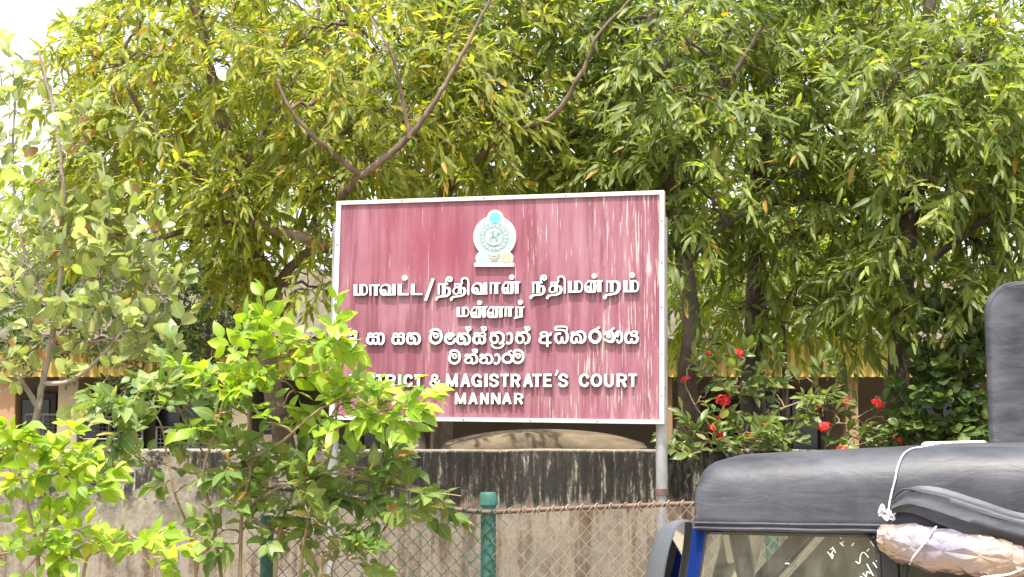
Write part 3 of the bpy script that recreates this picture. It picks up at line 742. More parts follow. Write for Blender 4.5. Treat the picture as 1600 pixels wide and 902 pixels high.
# Latin
GL = {  # unit centre lines, x right, y down
 'D': [('l', [(0,0),(0,1)]), ('k', [(0,0),(.45,0),(.9,.2),(1,.5),(.9,.8),(.45,1),(0,1)])],
 'I': [('l', [(.5,0),(.5,1)])],
 'S': [('c', [(1,.2),(.75,.02),(.3,.0),(.04,.2),(.2,.42),(.75,.56),(.98,.78),(.72,1),(.25,1),(0,.82)])],
 'T': [('b', [(0,0),(1,0)]), ('l', [(.5,0),(.5,1)])],
 'R': [('l', [(0,0),(0,1)]), ('k', [(0,0),(.55,0),(.92,.12),(.92,.4),(.55,.52),(0,.52)]), ('l', [(.5,.5),(.98,1)])],
 'C': [('c', [(1,.22),(.8,.03),(.45,0),(.12,.18),(0,.5),(.12,.82),(.45,1),(.8,.97),(1,.78)])],
 'G': [('c', [(1,.2),(.8,.03),(.45,0),(.12,.18),(0,.5),(.12,.82),(.45,1),(.75,.95)]), ('b', [(.6,.58),(1.1,.58)]), ('l', [(1,.55),(1,1)])],
 'O': [('o', None)],
 'U': [('c', [(0,0),(0,.4),(.03,.78),(.3,1),(.7,1),(.97,.78),(1,.4),(1,0)])],
 'M': [('l', [(0.02,0),(0,1)]), ('l', [(.0,0),(.5,.95)]), ('l', [(1,0),(.5,.95)]), ('l', [(.98,0),(1,1)])],
 'N': [('l', [(0,0),(0,1)]), ('l', [(0,0),(1,1)]), ('l', [(1,0),(1,1)])],
 'A': [('l', [(.5,0),(0,1)]), ('l', [(.5,0),(1,1)]), ('b', [(.2,.68),(.8,.68)])],
 'E': [('l', [(0,0),(0,1)]), ('b', [(-.2,0),(1.15,0)]), ('b', [(0,.48),(1.02,.48)]), ('b', [(-.2,1),(1.15,1)])],
 '&': [('c', [(1.05,.98),(.75,.8),(.25,.35),(.22,.08),(.5,-.05),(.75,.1),(.7,.32),(.2,.52),(0,.78),(.25,1.02),(.65,.98),(.9,.72),(1,.5)])],
}
def latin(ch, x0, x1, y0, y1, o, w=46, h=36):
    ix = w / 2; iy = h / 2 if ch not in 'MNIA' else 2
    X0, X1, Y0, Y1 = x0 + ix, x1 - ix, y0 + iy, y1 - iy
    st = []
    for kind, pts in GL[ch]:
        if kind == 'o': st.append(('o', ((X0+X1)/2, (Y0+Y1)/2, (X1-X0)/2, (Y1-Y0)/2), w, h)); continue
        q = [(X0 + a * (X1 - X0), Y0 + b * (Y1 - Y0)) for a, b in pts]
        if kind == 'l':
            ya = y0 if q[0][1] <= Y0 + 1 else q[0][1]; yb = y1 if q[1][1] >= Y1 - 1 else q[1][1]
            ww = w if ch not in 'MNA' else w * 0.92
            st.append(('l', [(q[0][0], ya), (q[1][0], yb)], ww, ww))
        elif kind == 'b': st.append(('l', [(q[0][0] - (ix if ch == 'T' else 0), q[0][1]), (q[1][0] + (ix if ch == 'T' else 0), q[1][1])], h, h))
        elif kind == 'k': st.append(('c', q, w, h * 0.92))
        else: st.append(('c', q, w if ch != '&' else w * .75, h))
    letter(st, o)
I_ = (545, 575, 10); J_ = (695, 575, 10); K_ = (845, 575, 10)
for ch, a, b in (('D', 25, 160), ('I', 188, 250), ('S', 288, 432), ('T', 440, 572), ('R', 590, 755), ('I', 785, 842), ('C', 870, 1016), ('T', 1040, 1168), ('&', 1268, 1452)): latin(ch, a, b, 104, 298, I_)
for ch, a, b in (('M', 30, 226), ('A', 255, 418), ('G', 430, 595), ('I', 628, 690), ('S', 706, 862), ('T', 886, 1015), ('R', 1043, 1200), ('A', 1232, 1396), ('T', 1385, 1525)): latin(ch, a, b, 97, 300, J_)
for ch, a, b in (('M', 170, 352), ('A', 382, 532), ('N', 565, 706), ('N', 735, 886), ('A', 905, 1060), ('R', 1096, 1246)): latin(ch, a, b, 395, 568, J_, 42, 32)
for ch, a, b in (('E', 50, 192), ('S', 282, 442), ('C', 605, 768), ('O', 790, 970), ('U', 1000, 1152), ('R', 1196, 1362), ('T', 1380, 1512)): latin(ch, a, b, 94, 300, K_)
letter([('c', [(268, 48), (268, 78), (246, 112)], 32, 30)], K_)

# ---- emblem plaque
em_white = simple('emblem_white', (0.62, 0.64, 0.65), 0.4, var=0.06)
em_cyan = simple('emblem_pale_blue', (0.30, 0.46, 0.50), 0.45, var=0.12, scale=25)
em_blue = simple('emblem_blue', (0.12, 0.38, 0.48), 0.45, var=0.15, scale=30)
em_grey = simple('emblem_grey_green', (0.22, 0.29, 0.27), 0.5, var=0.2, scale=40)
em_tan = simple('emblem_tan', (0.40, 0.33, 0.23), 0.5, var=0.2, scale=40)
EO = (720, 320, 8.59)
ex = lambda q: [(EO[0] + x / EO[2], EO[1] + y / EO[2]) for x, y in q]
circ = lambda cx, cy, r, n=40, ry=None: ex([(cx + r * math.cos(a), cy + (ry or r) * math.sin(a)) for a in np.arange(n) * 2 * math.pi / n])
def prism_into(m, c, d0, d1):
    n = len(c); m.add([SG(*q, d1) for q in c] + [SG(*q, d0) for q in c], [tuple(range(n))] + [(i, i + n, (i + 1) % n + n, (i + 1) % n) for i in range(n)])
plate = MB()
for i, c in enumerate((circ(465, 438, 284), circ(472, 182, 104), circ(302, 722, 90), circ(622, 722, 90), ex([(285, 640), (640, 640), (700, 790), (222, 790)]), ex([(195, 785), (726, 785), (726, 836), (195, 836)]))):
    prism_into(plate, c, 0.0, 0.024 + i * 0.0006)
eo = plate.build('emblem', em_white, sign_root)
tag(eo, 'pale blue crest plaque with round wheel on a stepped base')
def epart(cs, d0, d1, mat, name):
    m = MB()
    for c in cs: prism_into(m, c, d0, d1)
    return m.build(name, mat, eo)
epart([circ(465, 438, 252)], 0.024, 0.0275, em_cyan, 'ring_field')
epart([circ(472, 185, 78)], 0.0246, 0.029, em_blue, 'top_wheel')
epart([circ(302, 722, 66)], 0.025, 0.0295, em_cyan, 'moon_disc')
epart([circ(622, 722, 66)], 0.0255, 0.0305, em_tan, 'sun_disc')
epart([ex([(270, 655), (660, 655), (690, 775), (235, 775)])], 0.026, 0.0285, em_cyan, 'base_field')
epart([circ(462, 445, 196)], 0.0275, 0.0290, em_grey, 'petal_field')
for k in range(20):
    a = k * 2 * math.pi / 20; cx, cy = 462 + 158 * math.cos(a), 445 + 158 * math.sin(a)
    epart([circ(cx, cy, 17, 8)], 0.029, 0.0315, em_cyan if k % 2 else em_white, 'petal')
epart([circ(455, 448, 112)], 0.029, 0.0305, em_cyan, 'inner_disc')
def estroke(pts, w_, mat, name, d1=0.033):
    m = MB(); ribbon(m, ex(pts), w_ / EO[2], w_ / EO[2], True, 'round', 0.029, d1); return m.build(name, mat, eo)
estroke([(520, 365), (455, 348), (390, 385), (368, 450), (392, 515), (450, 540), (515, 530)], 24, em_white, 'inner_ring')
for k, pts in enumerate(([(405, 470), (440, 440), (485, 440), (505, 475)], [(500, 470), (505, 400), (540, 392)], [(420, 475), (415, 505)], [(485, 470), (490, 505)], [(440, 440), (455, 395), (440, 380)])):
    estroke(pts, 17, em_grey, 'lion_line', 0.0345 + k * 0.0004)
estroke([(392, 678), (462, 690), (535, 676)], 24, em_tan, 'vase_rim'); estroke([(408, 705), (465, 730), (520, 705)], 26, em_tan, 'vase_bowl', 0.0325); estroke([(425, 755), (505, 755)], 18, em_grey, 'vase_foot', 0.0318)

# ================================================================== CHAIN LINK FENCE
FY = 9.7
green_paint = simple('green_post_paint', (0.03, 0.11, 0.088), 0.6, var=0.3, scale=9)
M = Mat('mesh_wire'); geo = M.n('ShaderNodeTexCoord').outputs['Object']; sep = M.n('ShaderNodeSeparateXYZ', {0: geo}); X = sep.outputs[0]
nz = M.noise(7, 4, 0.7)
gm = M.ramp(M.math('ADD', X, M.math('MULTIPLY', nz, 0.8)), [(0.18, (0.03, 0.115, 0.085)), (0.42, (0.34, 0.285, 0.21))])
gm = M.mix(M.ramp(nz, [(0.58, 0.0), (0.66, 0.75)]), gm, (0.20, 0.10, 0.055))
wire_m = M.out(gm, 0.55, 0.15, 0.4)
fr = thing('chain_link_fence', 'chain link fence with rusty top pipe and green posts before the wall', 'fence', (0, FY, 0))
rail = [P(380, 756, FY), P(475, 768, FY), P(590, 783, FY), P(680, 792, FY), P(750, 800, FY), P(800, 799, FY), P(900, 794, FY), P(1000, 790, FY), P(1085, 787, FY), P(1205, 786, FY), P(1330, 786, FY)]
rp = spline(rail, 6)
MB().tube(rp, 0.017, 10).build('top_rail', rust_m, fr, True)
for px_, top in ((418, 808), (763, 772), (1205, 770)):
    a = P(px_, top, FY + 0.045); r = 0.052 if px_ == 763 else 0.045
    po = MB().tube([(a[0], a[1], -0.2), (a[0], a[1], a[2])], r, 16).build('post', green_paint, fr, True, angle=50)
    MB().tube([(a[0], a[1], a[2] - 0.075), (a[0], a[1], a[2] - .01), (a[0], a[1], a[2] + 0.012)], [r * 1.18, r * 1.18, r * 0.98], 16).build('cap', green_paint, po, True, angle=50)
rz = lambda x: np.interp(x, rp[:, 0], rp[:, 2])
m = MB(); pitch = 0.098; x = rp[0][0] + 0.06; k = 0
dzz = 0.052
while x < rp[-1][0] - 0.05:
    top = rz(x) + 0.014; zs = np.arange(top, 0.02, -dzz); pts = []
    for i, z in enumerate(zs):
        s_ = 1 if ((i + k) % 2) else -1
        ph = s_ * pitch * 0.262
        pts.append((x + ph + rng.normal(0, .002), FY - 0.012 + s_ * 0.005 - (0.014 if i == 0 else 0), z))
    m.tube(pts, 0.0037, 4, False)
    # tie loop over the rail
    if k % 2 == 0: m.tube([(x - .02, FY - 0.02, top - .03), (x - .008, FY - 0.022, top + .004), (x + .004, FY, top + .012), (x + .015, FY + 0.02, top), (x + .02, FY + .018, top - .03)], 0.0036, 4, False)
    x += pitch * 0.5; k += 1
o = m.build('chain_link_mesh', wire_m, fr, True, angle=180); o['kind'] = 'stuff'

# ================================================================== PARKED CARS behind the wall
def car(name, label, loc, rz_, L, W, Hh, paint):
    root = thing(name, label, 'car', loc)
    root.rotation_euler = (0, 0, rz_)
    def pb(m, nm, mat, par=root, **k):
        o = m.build(nm, mat, None, **k); o.parent = par; return o
    # lower body: loft across the width
    prof = [(-L/2, .45), (-L/2 + .03, .85), (-L/2 + .12, Hh * .56), (L*.10, Hh*.58), (L/2 - .75, Hh * .54), (L/2 - .08, .82), (L/2, .55), (L/2 - .05, .35), (-L/2 + .05, .33)]
    rings = []
    for yv, s_ in ((-W/2, .97), (-W/2 + .06, 1.0), (W/2 - .06, 1.0), (W/2, .97)):
        rings.append([(x * s_, yv, z if z < .6 else z - (0.03 if s_ < 1 else 0)) for x, z in prof])
    body = pb(MB().loft(rings), 'body', paint, smooth=True, angle=45)
    # cabin: base to roof, domed roof
    g = []; xs_b, xe_b, xs_t, xe_t = -L/2 + .1, L*.22, -L/2 + .38, L*.06
    for t in np.linspace(0, 1, 5):
        z = Hh * .56 + (Hh * .90 - Hh * .56) * t; a = xs_b + (xs_t - xs_b) * t; b = xe_b + (xe_t - xe_b) * t; hw = W/2 - .05 - .1 * t
        g.append([(a, -hw, z), (a + .1, -hw - .03, z), (b - .1, -hw - .03, z), (b, -hw, z), (b + .03, 0, z), (b, hw, z), (b - .1, hw + .03, z), (a + .1, hw + .03, z), (a, hw, z), (a - .03, 0, z)])
    pb(MB().loft(g), 'cabin', glass_dark, smooth=True)
    nxr, nyr = 24, 14; v = []; hw = W/2 - .11
    for i in range(nxr + 1):
        for j in range(nyr + 1):
            u = -1 + 2*i/nxr; q = -1 + 2*j/nyr
            x = (xs_t + xe_t)/2 + (xe_t - xs_t + .16)/2 * u; y = (hw + .06) * q
            k = (abs(u) ** 4 + abs(q) ** 4)
            if abs(u) > .99 or abs(q) > .99: v.append((x, y, Hh * .865)); continue
            v.append((x, y, Hh - (Hh * .105) * (0.55 * u*u + 0.2 * q*q + 0.25 * min(1, k)) - (0.03 if k > 1.2 else 0)))
    rf = pb(MB().add(v, [(i*(nyr+1)+j, (i+1)*(nyr+1)+j, (i+1)*(nyr+1)+j+1, i*(nyr+1)+j+1) for i in range(nxr) for j in range(nyr)]), 'roof', paint, smooth=True, angle=80)
    sm = rf.modifiers.new('s', 'SOLIDIFY'); sm.thickness = 0.03
    for sx_ in (-1, 1):
        for sy_ in (-1, 1):
            c = Vector((sx_ * L * .31, sy_ * (W/2 - .1), .33))
            ty = pb(MB().tube([c + Vector((0, -.1, 0)), c + Vector((0, .1, 0))], .33, 20), 'wheel', rubber)
            hub = MB().tube([c + Vector((0, -.112, 0)), c + Vector((0, .112, 0))], .19, 14).build('rim', grille_m, None); hub.parent = ty
    for sy_ in (-1, 1):
        pb(MB().box((L/2 - .1, sy_ * (W/2 - .3) - .13, .64), (L/2 - .02, sy_ * (W/2 - .3) + .13, .8)), 'headlight', white_trim, bevel=.02)
    return root
rubber = simple('rubber', (0.025, 0.025, 0.026), 0.75)
M = Mat('dusty_paint'); nz = M.noise(5, 6, 0.68, M.coord((0.5, 1.4, 1))); n2 = M.noise(22, 5, 0.7)
dusty = M.out(M.mix(M.ramp(n2, [(0.4, 0.0), (0.7, 0.8)]), M.ramp(nz, [(0.3, (0.04, 0.03, 0.02)), (0.5, (0.10, 0.075, 0.046)), (0.7, (0.18, 0.14, 0.088))]), (0.13, 0.10, 0.066)), 0.75, 0, 0.3, bump=n2, bs=0.3)
dusty_tan = simple('tan_paint', (0.34, 0.235, 0.17), 0.6, var=0.2, scale=4)
car('parked_car', 'parked car under the sign with dusty brown roof showing over the wall', (0.98, 13.6, 0), 0.03, 4.0, 1.6, 1.83, dusty)
car('parked_car', 'parked car behind the leafy shrub with smooth tan roof above the wall', (-2.55, 15.3, 0), R(-78), 4.1, 1.55, 1.80, dusty_tan)

# ================================================================== THREE-WHEELER
vinyl = None
M = Mat('black_vinyl'); nz = M.noise(3, 6, 0.6, M.coord((1, 1, 2.5))); n2 = M.noise(40, 4, 0.7); n3 = M.noise(14, 4, .65, M.coord((1, 1, .25)))
dust = M.ramp(M.math('ADD', nz, M.math('MULTIPLY', M.math('SUBTRACT', n3, .5), .15)), [(0.35, 0.0), (0.75, 0.6)])
vinyl = M.out(M.mix(M.math('MULTIPLY', M.ramp(n2, [(.72, 0.), (.76, .5)]), 1.0), M.mix(dust, (0.018, 0.020, 0.028), (0.105, 0.113, 0.135)), (0.35, 0.33, 0.31)), M.math('MULTIPLY_ADD', nz, 0.25, 0.40), 0, 0.45, bump=M.math('ADD', M.noise(3.5, 4, .55, M.coord((.8, .8, 2.4)), 1.2), M.math('MULTIPLY', n2, .08)), bs=0.2, bd=0.03)
blue_paint = Mat('blue_paint').out((0.008, 0.028, 0.17), 0.22, 0, 0.5, Coat_Weight=0.6)
black_plastic = simple('black_plastic', (0.022, 0.023, 0.025), 0.5, var=0.2)
grey_shell = simple('mirror_shell', (0.085, 0.095, 0.11), 0.42, var=0.12, scale=3)
pillar_grey = simple('pillar_grey', (0.20, 0.19, 0.16), 0.6)
seat_brown = simple('seat_brown', (0.16, 0.07, 0.045), 0.55)
olive = simple('olive_lining', (0.30, 0.29, 0.20), 0.75, var=0.2, scale=4, stretch=(1, 1, .3))
AA = R(22)
O = P(1086, 815, 7.0); O[2] = 0
Ls = np.array([math.cos(AA), -math.sin(AA), 0]); Wd = np.array([math.sin(AA), math.cos(AA), 0]); near_n = -Wd
def TW(s, w_, z): return O + Ls * s + Wd * w_ + np.array([0, 0, z])
def TP(px, py, w_=0.0):           # pixel -> (s, z) on the vertical plane at depth w_
    q = on_plane(px, py, O + Wd * w_, near_n) - O
    return float(np.dot(q, Ls)), float(q[2])
tuk = thing('three_wheeler', 'blue three-wheeler with black vinyl canopy parked beside the fence', 'three-wheeler', TW(1.2, .62, 0))
WID = 1.24
topz = lambda s: np.interp(s, [0, .02, .05, .1, .35, .9, 1.15, 1.7, 2.5, 2.62], [1.46, 1.53, 1.567, 1.583, 1.597, 1.624, 1.640, 1.650, 1.62, 1.5])
lowz = lambda s: np.interp(s, [0, .9, 2.62], [1.262, 1.268, 1.272])
rings = []
ss = np.concatenate([[0, .01, .022, .04, .065, .1, .15], np.linspace(.2, 2.5, 36), [2.57, 2.62]])
for s in ss:
    zt, zl = topz(s), lowz(s); e = 0.012 * mnoise.noise(Vector((s * 3.1, .4, 0))); rr = min(.17, (zt - zl) * .55)
    pr = [(0.012, zl - 0.0), (-0.004, zl + .012), (0.0 + e * .3, zl + .05), (0.004 + e, zl + (zt - rr - zl) * .55), (0.006 + e, zt - rr)]
    for a in np.linspace(0, 90, 7)[1:]:
        pr.append((rr - rr * math.cos(R(a)) + .006, zt - rr + rr * math.sin(R(a))))
    pr.append((WID / 2, zt + .025))
    rings.append([TW(s, a, b) for a, b in pr] + [TW(s, WID - a, b) for a, b in reversed(pr[:-1])])
m = MB().loft(rings, closed=False)
o = m.build('canopy', vinyl, tuk, True, angle=70); sm = o.modifiers.new('s', 'SOLIDIFY'); sm.thickness = 0.008; sm.offset = -1
can = o
fr_ = rings[0]; bk_ = rings[-1]
MB().add(fr_, [tuple(range(len(fr_)))]).build('canopy_front', vinyl, tuk); MB().add(bk_, [tuple(reversed(range(len(bk_))))]).build('canopy_back', vinyl, tuk)
# hem folds along the lower edge and a seam over the front edge
for dz, off, r in ((-0.004, -0.004, .011), (0.022, -.010, .0075)):
    MB().tube([TW(s, off + .003 * mnoise.noise(Vector((s * 6, dz * 50, 0))), lowz(s) + dz + .004 * mnoise.noise(Vector((s * 4, 2, dz * 80)))) for s in np.linspace(.0, .93, 40)], r, 8).build('hem', vinyl, can, True)
MB().tube([np.array(p) for p in rings[2][:12]], .005, 6).build('seam', vinyl, can, True)
# underside frame and blue corner
s0, z0 = TP(1085, 826); s1, _ = TP(1385, 826)
MB().tube([TW(0.01, .05, 1.243), TW(1.0, .05, 1.243)], .016, 8).build('roof_bar', black_plastic, tuk, True)
sB, zB = TP(1104, 820); sB2, zB2 = TP(1128, 834)
MB().box((0, 0, 0), (1, 1, 1), lambda p: TW(sB + (sB2 - sB) * p[0], .03 + .05 * p[1], zB2 + (1.245 - zB2) * p[2])).build('corner_bracket', blue_paint, tuk, bevel=.008)
# near A-pillar: blue, slightly raked, to the floor
a0 = TP(1097, 822); a1 = TP(1083, 905); dsz = (a1[0] - a0[0]) / (a1[1] - a0[1])
def pil(sa, wa, wd, dp, z1, z0_, rake, mat, nm):
    MB().loft([[TW(sa + rake * (z - z1) + dx_, wa + dy_, z) for dx_, dy_ in ((-wd/2, 0), (wd/2, 0), (wd/2, dp), (-wd/2, dp))] for z in (z1, z0_)]).build(nm, mat, tuk, bevel=.006)
pil(a0[0] - .022, .03, .075, .06, 1.262, .45, dsz, blue_paint, 'front_pillar')
# far side: raked windscreen pillar, dark strip and lining
b0 = TP(1282, 818, 1.15); b1 = TP(1208, 900, 1.15); rk = (b1[0] - b0[0]) / (b1[1] - b0[1])
pil(b0[0], 1.15, .11, .05, b0[1] + .06, .5, rk, pillar_grey, 'far_pillar')
pil(b0[0] + .075, 1.155, .028, .03, b0[1] + .06, .5, rk, black_plastic, 'far_pillar_strip')
MB().loft([[TW(b0[0] + rk * (z - b0[1]) + .09, 1.17, z), TW(2.4, 1.17, z), TW(2.4, 1.18, z), TW(b0[0] + rk * (z - b0[1]) + .09, 1.18, z)] for z in (.5, .9, b0[1] + .07)]).build('side_lining', olive, tuk)
# side pane with dirty glass, rounded corner and seal
M = Mat('dirty_glass'); nz = M.noise(9, 5, .65, M.coord((1, 1, .4)))
tr = M.n('ShaderNodeBsdfTransparent', {'Color': (0.86, 0.90, 0.86, 1)}); gl = M.n('ShaderNodeBsdfGlossy', {'Roughness': 0.03}); df = M.n('ShaderNodeBsdfDiffuse', {'Color': (0.42, 0.40, 0.32, 1)})
fz = M.n('ShaderNodeFresnel', {'IOR': 1.45})
a = M.n('ShaderNodeMixShader', {0: fz.outputs[0], 1: tr.outputs[0], 2: gl.outputs[0]})
b = M.n('ShaderNodeMixShader', {0: M.ramp(nz, [(0.35, 0.02), (0.75, 0.16)]), 1: a.outputs[0], 2: df.outputs[0]})
M.t.links.new(b.outputs[0], M.t.nodes['Material Output'].inputs[0]); dirty_glass = M.m
out_px = [(1104, 826), (1200, 827), (1290, 828), (1335, 830), (1357, 837), (1369, 852), (1373, 872), (1374, 905), (1374, 940), (1098, 940), (1100, 905)]
pane = [TP(x, y, .035) for x, y in out_px]
n = len(pane); v = [TW(s, .035, z) for s, z in pane] + [TW(s, .041, z) for s, z in pane]
po = MB().add(v, [tuple(range(n)), tuple(reversed(range(n, 2*n)))] + [(i, (i+1) % n, (i+1) % n + n, i + n) for i in range(n)]).build('side_pane', dirty_glass, tuk)
MB().tube(spline([TW(s, .034, z) for s, z in pane[:9]], 5), .011, 8).build('pane_seal', rubber, tuk, True)
chalk = Mat('white_marker').out((0.8, 0.8, 0.78), 0.8)
def TG(px, py, off=0.0):
    s, z = TP(px, py, .033); return TW(s, .033 - off, z)
mk = MB(); MX = (1180, 800, 7.27)
for k, st in enumerate(([(822, 455), (880, 530)], [(850, 425), (890, 415), (870, 470), (850, 480), (885, 490), (872, 530)], [(880, 400), (912, 462)], [(962, 350), (1005, 388)], [(1000, 338), (975, 368)], [(968, 295), (974, 302)],
           [(1075, 175), (1100, 170), (1085, 205), (1108, 212), (1125, 180)], [(1145, 565), (1185, 582), (1200, 490), (1235, 460), (1285, 515)], [(1270, 445), (1295, 420)], [(1310, 335), (1350, 390)], [(1340, 285), (1350, 292)], [(1100, 385), (1118, 355)],
           [(1270, 595), (1340, 722)], [(1340, 575), (1380, 630)], [(1375, 560), (1405, 540)], [(1195, 735), (1215, 740)], [(1225, 700), (1262, 732), (1270, 680), (1305, 695)], [(345, 585), (385, 588)])):
    ribbon(mk, [(MX[0] + x / MX[2], MX[1] + y / MX[2]) for x, y in st], 1.5, 1.5, True, 'round', 0.0, 0.0012 + k * 0.0001, plane=TG)
mk.build('marker_writing', chalk, po)
# rear pillar
c0 = TP(1388, 830)
pil(c0[0], .02, .075, .07, 1.262, .4, 0.0, black_plastic, 'rear_pillar')
# lower body, seats, floor, wheels, windscreen
MB().loft([[TW(s, a_, z) for a_, z in ((.0 + ins, .30), (-.03 + ins, .5), (.0 + ins, .82), (WID - ins, .82), (WID + .03 - ins, .5), (WID - ins, .30))] for s, ins in ((1.02, .03), (1.15, .0), (2.3, .0), (2.62, .06))]).build('rear_body', blue_paint, tuk, True, angle=50)
MB().loft([[TW(s, WID/2 + d, z) for d, z in ((-hw, .32), (-hw, zt), (hw, zt), (hw, .32))] for s, hw, zt in ((-.22, .12, .62), (-.1, .34, .82), (.06, .55, .86), (.16, .58, .84))]).build('front_cowl', blue_paint, tuk, True, angle=50)
MB().box((0, 0, 0), (1, 1, 1), lambda p: TW(.1 + 2.4*p[0], .06 + 1.12*p[1], .26 + .05*p[2])).build('floor', black_plastic, tuk)
MB().box((0, 0, 0), (1, 1, 1), lambda p: TW(.72 + .2*p[0], .3 + .62*p[1], .34 + .36*p[2])).build('driver_seat', black_plastic, tuk, bevel=.04)
MB().box((0, 0, 0), (1, 1, 1), lambda p: TW(1.9 + .4*p[0], .1 + 1.02*p[1], .7 + .42*p[2])).build('passenger_seat', seat_brown, tuk, bevel=.05)
wsn = [TW(.05 - .03, .1, .9), TW(.05 - .03, WID - .1, .9), TW(.12, WID - .1, 1.25), TW(.12, .1, 1.25)]
ws = MB().add(wsn + [np.array(p) + Ls * .006 for p in wsn], [(0, 1, 2, 3), (7, 6, 5, 4), (0, 4, 5, 1), (1, 5, 6, 2), (2, 6, 7, 3), (3, 7, 4, 0)]).build('windscreen', dirty_glass, tuk)
for s, wv_ in ((-.08, WID/2), (2.05, .08), (2.05, WID - .08)):
    wh_ = MB().tube([TW(s, wv_ - .055, .21), TW(s, wv_ + .055, .21)], .21, 20).build('wheel', rubber, tuk, True, angle=50)
    MB().tube([TW(s, wv_ - .06, .21), TW(s, wv_ + .06, .21)], .11, 14).build('rim', grille_m, wh_, True, angle=50)
MB().tube([TW(.16, .35, .95), TW(.2, WID/2, .9), TW(.16, WID - .35, .95)], .014, 8).build('handlebar', black_plastic, tuk, True)
g0 = TP(1412, 905, .0); g1 = TP(1420, 870, .0); g2 = TP(1440, 862, .0)
MB().tube(spline([TW(g0[0], .03, g0[1] - .12), TW(g0[0], .02, g0[1]), TW(g1[0], .02, g1[1]), TW(g2[0], .04, g2[1]), TW(g2[0] + .12, .05, g2[1])], 5), .016, 8).build('grab_rail', black_plastic, tuk, True)
# wing mirror: open rim faces the rear, shell bulges forward
mr = thing('dummy', 'x', 'x', (0, 0, 0)); bpy.data.objects.remove(mr)
gdir = np.array([0.62, -0.785, 0]); hdir = np.array([0.785, 0.62, 0]); zdir = np.array([0.0, 0, 1.0])
MC = P(1060, 868, 6.8)
rimp = [(-.085, -.19), (-.09, -.1), (-.075, .03), (-.045, .125), (-.01, .158), (.05, .165), (.075, .14), (.078, .03), (.07, -.1), (.055, -.19), (.02, -.215), (-.05, -.215)]
lean = lambda z: 0.16 * z
def mloop(sc_, back, lift=0): return [MC + hdir * (x * sc_) + zdir * (z * sc_ ** 0.75 + lift) - gdir * back + gdir * lean(z) for x, z in spline(rimp, 3, True)]
msh = MB().loft([mloop(.93, -.004), mloop(1.0, .0), mloop(1.02, .03), mloop(.97, .07), mloop(.85, .11), mloop(.66, .14), mloop(.4, .16), mloop(.1, .168)], True, False).build('mirror_shell', grey_shell, tuk, True, angle=40)
lp = mloop(.93, .022); MB().add(mloop(.935, -.004) + lp, [(i, (i+1) % len(lp), (i+1) % len(lp) + len(lp), i + len(lp)) for i in range(len(lp))]).build('mirror_rim', black_plastic, msh)
mirror_m = Mat('mirror_glass').out((0.75, 0.78, 0.8), 0.03, 1.0)
MB().add(lp, [tuple(range(len(lp)))]).build('mirror_glass', mirror_m, msh)
MB().tube(spline([MC - zdir * .2 - gdir * .05, MC - zdir * .34 + hdir * .05, TW(.02, .05, .95)], 5), .012, 8).build('mirror_stalk', black_plastic, msh, True)
# rolled side curtain above the passenger opening: nested folds
def on_near(px, py, off): s, z = TP(px, py); return TW(s, -off, z)
cen = [(1396, 792), (1425, 782), (1470, 792), (1530, 812), (1600, 832), (1700, 842), (1850, 846)]
hh_ = [9, 20, 27, 29, 28, 27, 25]
cpath = spline([(a, b, h) for (a, b), h in zip(cen, hh_)], 8)
rings = []
for i, (a, b, h) in enumerate(cpath):
    ring = []
    for k in range(28):
        th = k * 2 * math.pi / 28
        rr = 1 + 0.13 * (1 - 2 * abs(math.sin(th * 3.5 + .6))) + 0.05 * mnoise.noise(Vector((i * .13, k * .5, 2)))
        ring.append(on_near(a, b - h * rr * math.sin(th), 0.035 + 0.055 * rr * math.cos(th)))
    rings.append(ring)
MB().loft(rings).build('rolled_curtain', vinyl, tuk, True, angle=60)
MB().tube(spline([on_near(x, y, .075) for x, y in ((1398, 780), (1408, 768), (1425, 764), (1470, 777), (1530, 799), (1600, 817), (1700, 828), (1850, 832))], 7), .006, 8).build('curtain_piping', black_plastic, tuk, True)

# plastic wrapped bundle tied under the curtain
M = Mat('crinkled_plastic'); nz = M.noise(9, 4, .6, None, .6); n2 = M.noise(30, 3, .6); n3 = M.noise(3.2, 2)
vor = M.n('ShaderNodeTexVoronoi', {'Vector': M.coord((1, 1, 1.6)), 'Scale': 11.0}, feature='DISTANCE_TO_EDGE').outputs[0]
plast = M.out(M.mix(M.ramp(n3, [(.4, 0.), (.6, 1.)]), (0.33, 0.25, 0.19), (0.24, 0.22, 0.29)), 0.16, 0.4, 1.0, bump=M.math('ADD', M.math('MULTIPLY', vor, 1.5), nz), bs=0.5, bd=0.025, Coat_Weight=0.6)
bpath = spline([(1376, 838, 16), (1392, 844, 27), (1430, 852, 34), (1480, 860, 35), (1530, 867, 33), (1575, 873, 30), (1600, 877, 26), (1620, 880, 12)], 5)
bm = MB(); rings = []; NB = 15; rb = np.random.default_rng(3)
for i, (a, b, h) in enumerate(bpath):
    ring = []
    for k in range(NB):
        th = (k + .5 * (i % 2) + rb.uniform(-.3, .3)) * 2 * math.pi / NB
        rr = 1 + 0.16 * mnoise.noise(Vector((i * .35, math.cos(th) * 1.3, math.sin(th) * 1.3))) + rb.uniform(-.03, .04)
        ring.append(on_near(a + (rb.uniform(-3.2, 3.2) if 0 < i < len(bpath) - 1 else 0), b - h * rr * math.sin(th), 0.055 + 0.075 * rr * math.cos(th)))
    rings.append(ring)
fc = []
for i in range(len(rings) - 1):
    for k in range(NB):
        a, b, c, d = i*NB+k, i*NB+(k+1) % NB, (i+1)*NB+(k+1) % NB, (i+1)*NB+k
        fc += [(a, b, c), (a, c, d)] if (i % 2) else [(a, b, d), (b, c, d)]
fc += [tuple(range(NB)), tuple(range((len(rings)-1)*NB, len(rings)*NB))]
bm.add([p for r_ in rings for p in r_], fc)
bund = bm.build('plastic_bundle', plast, None, True, angle=32)
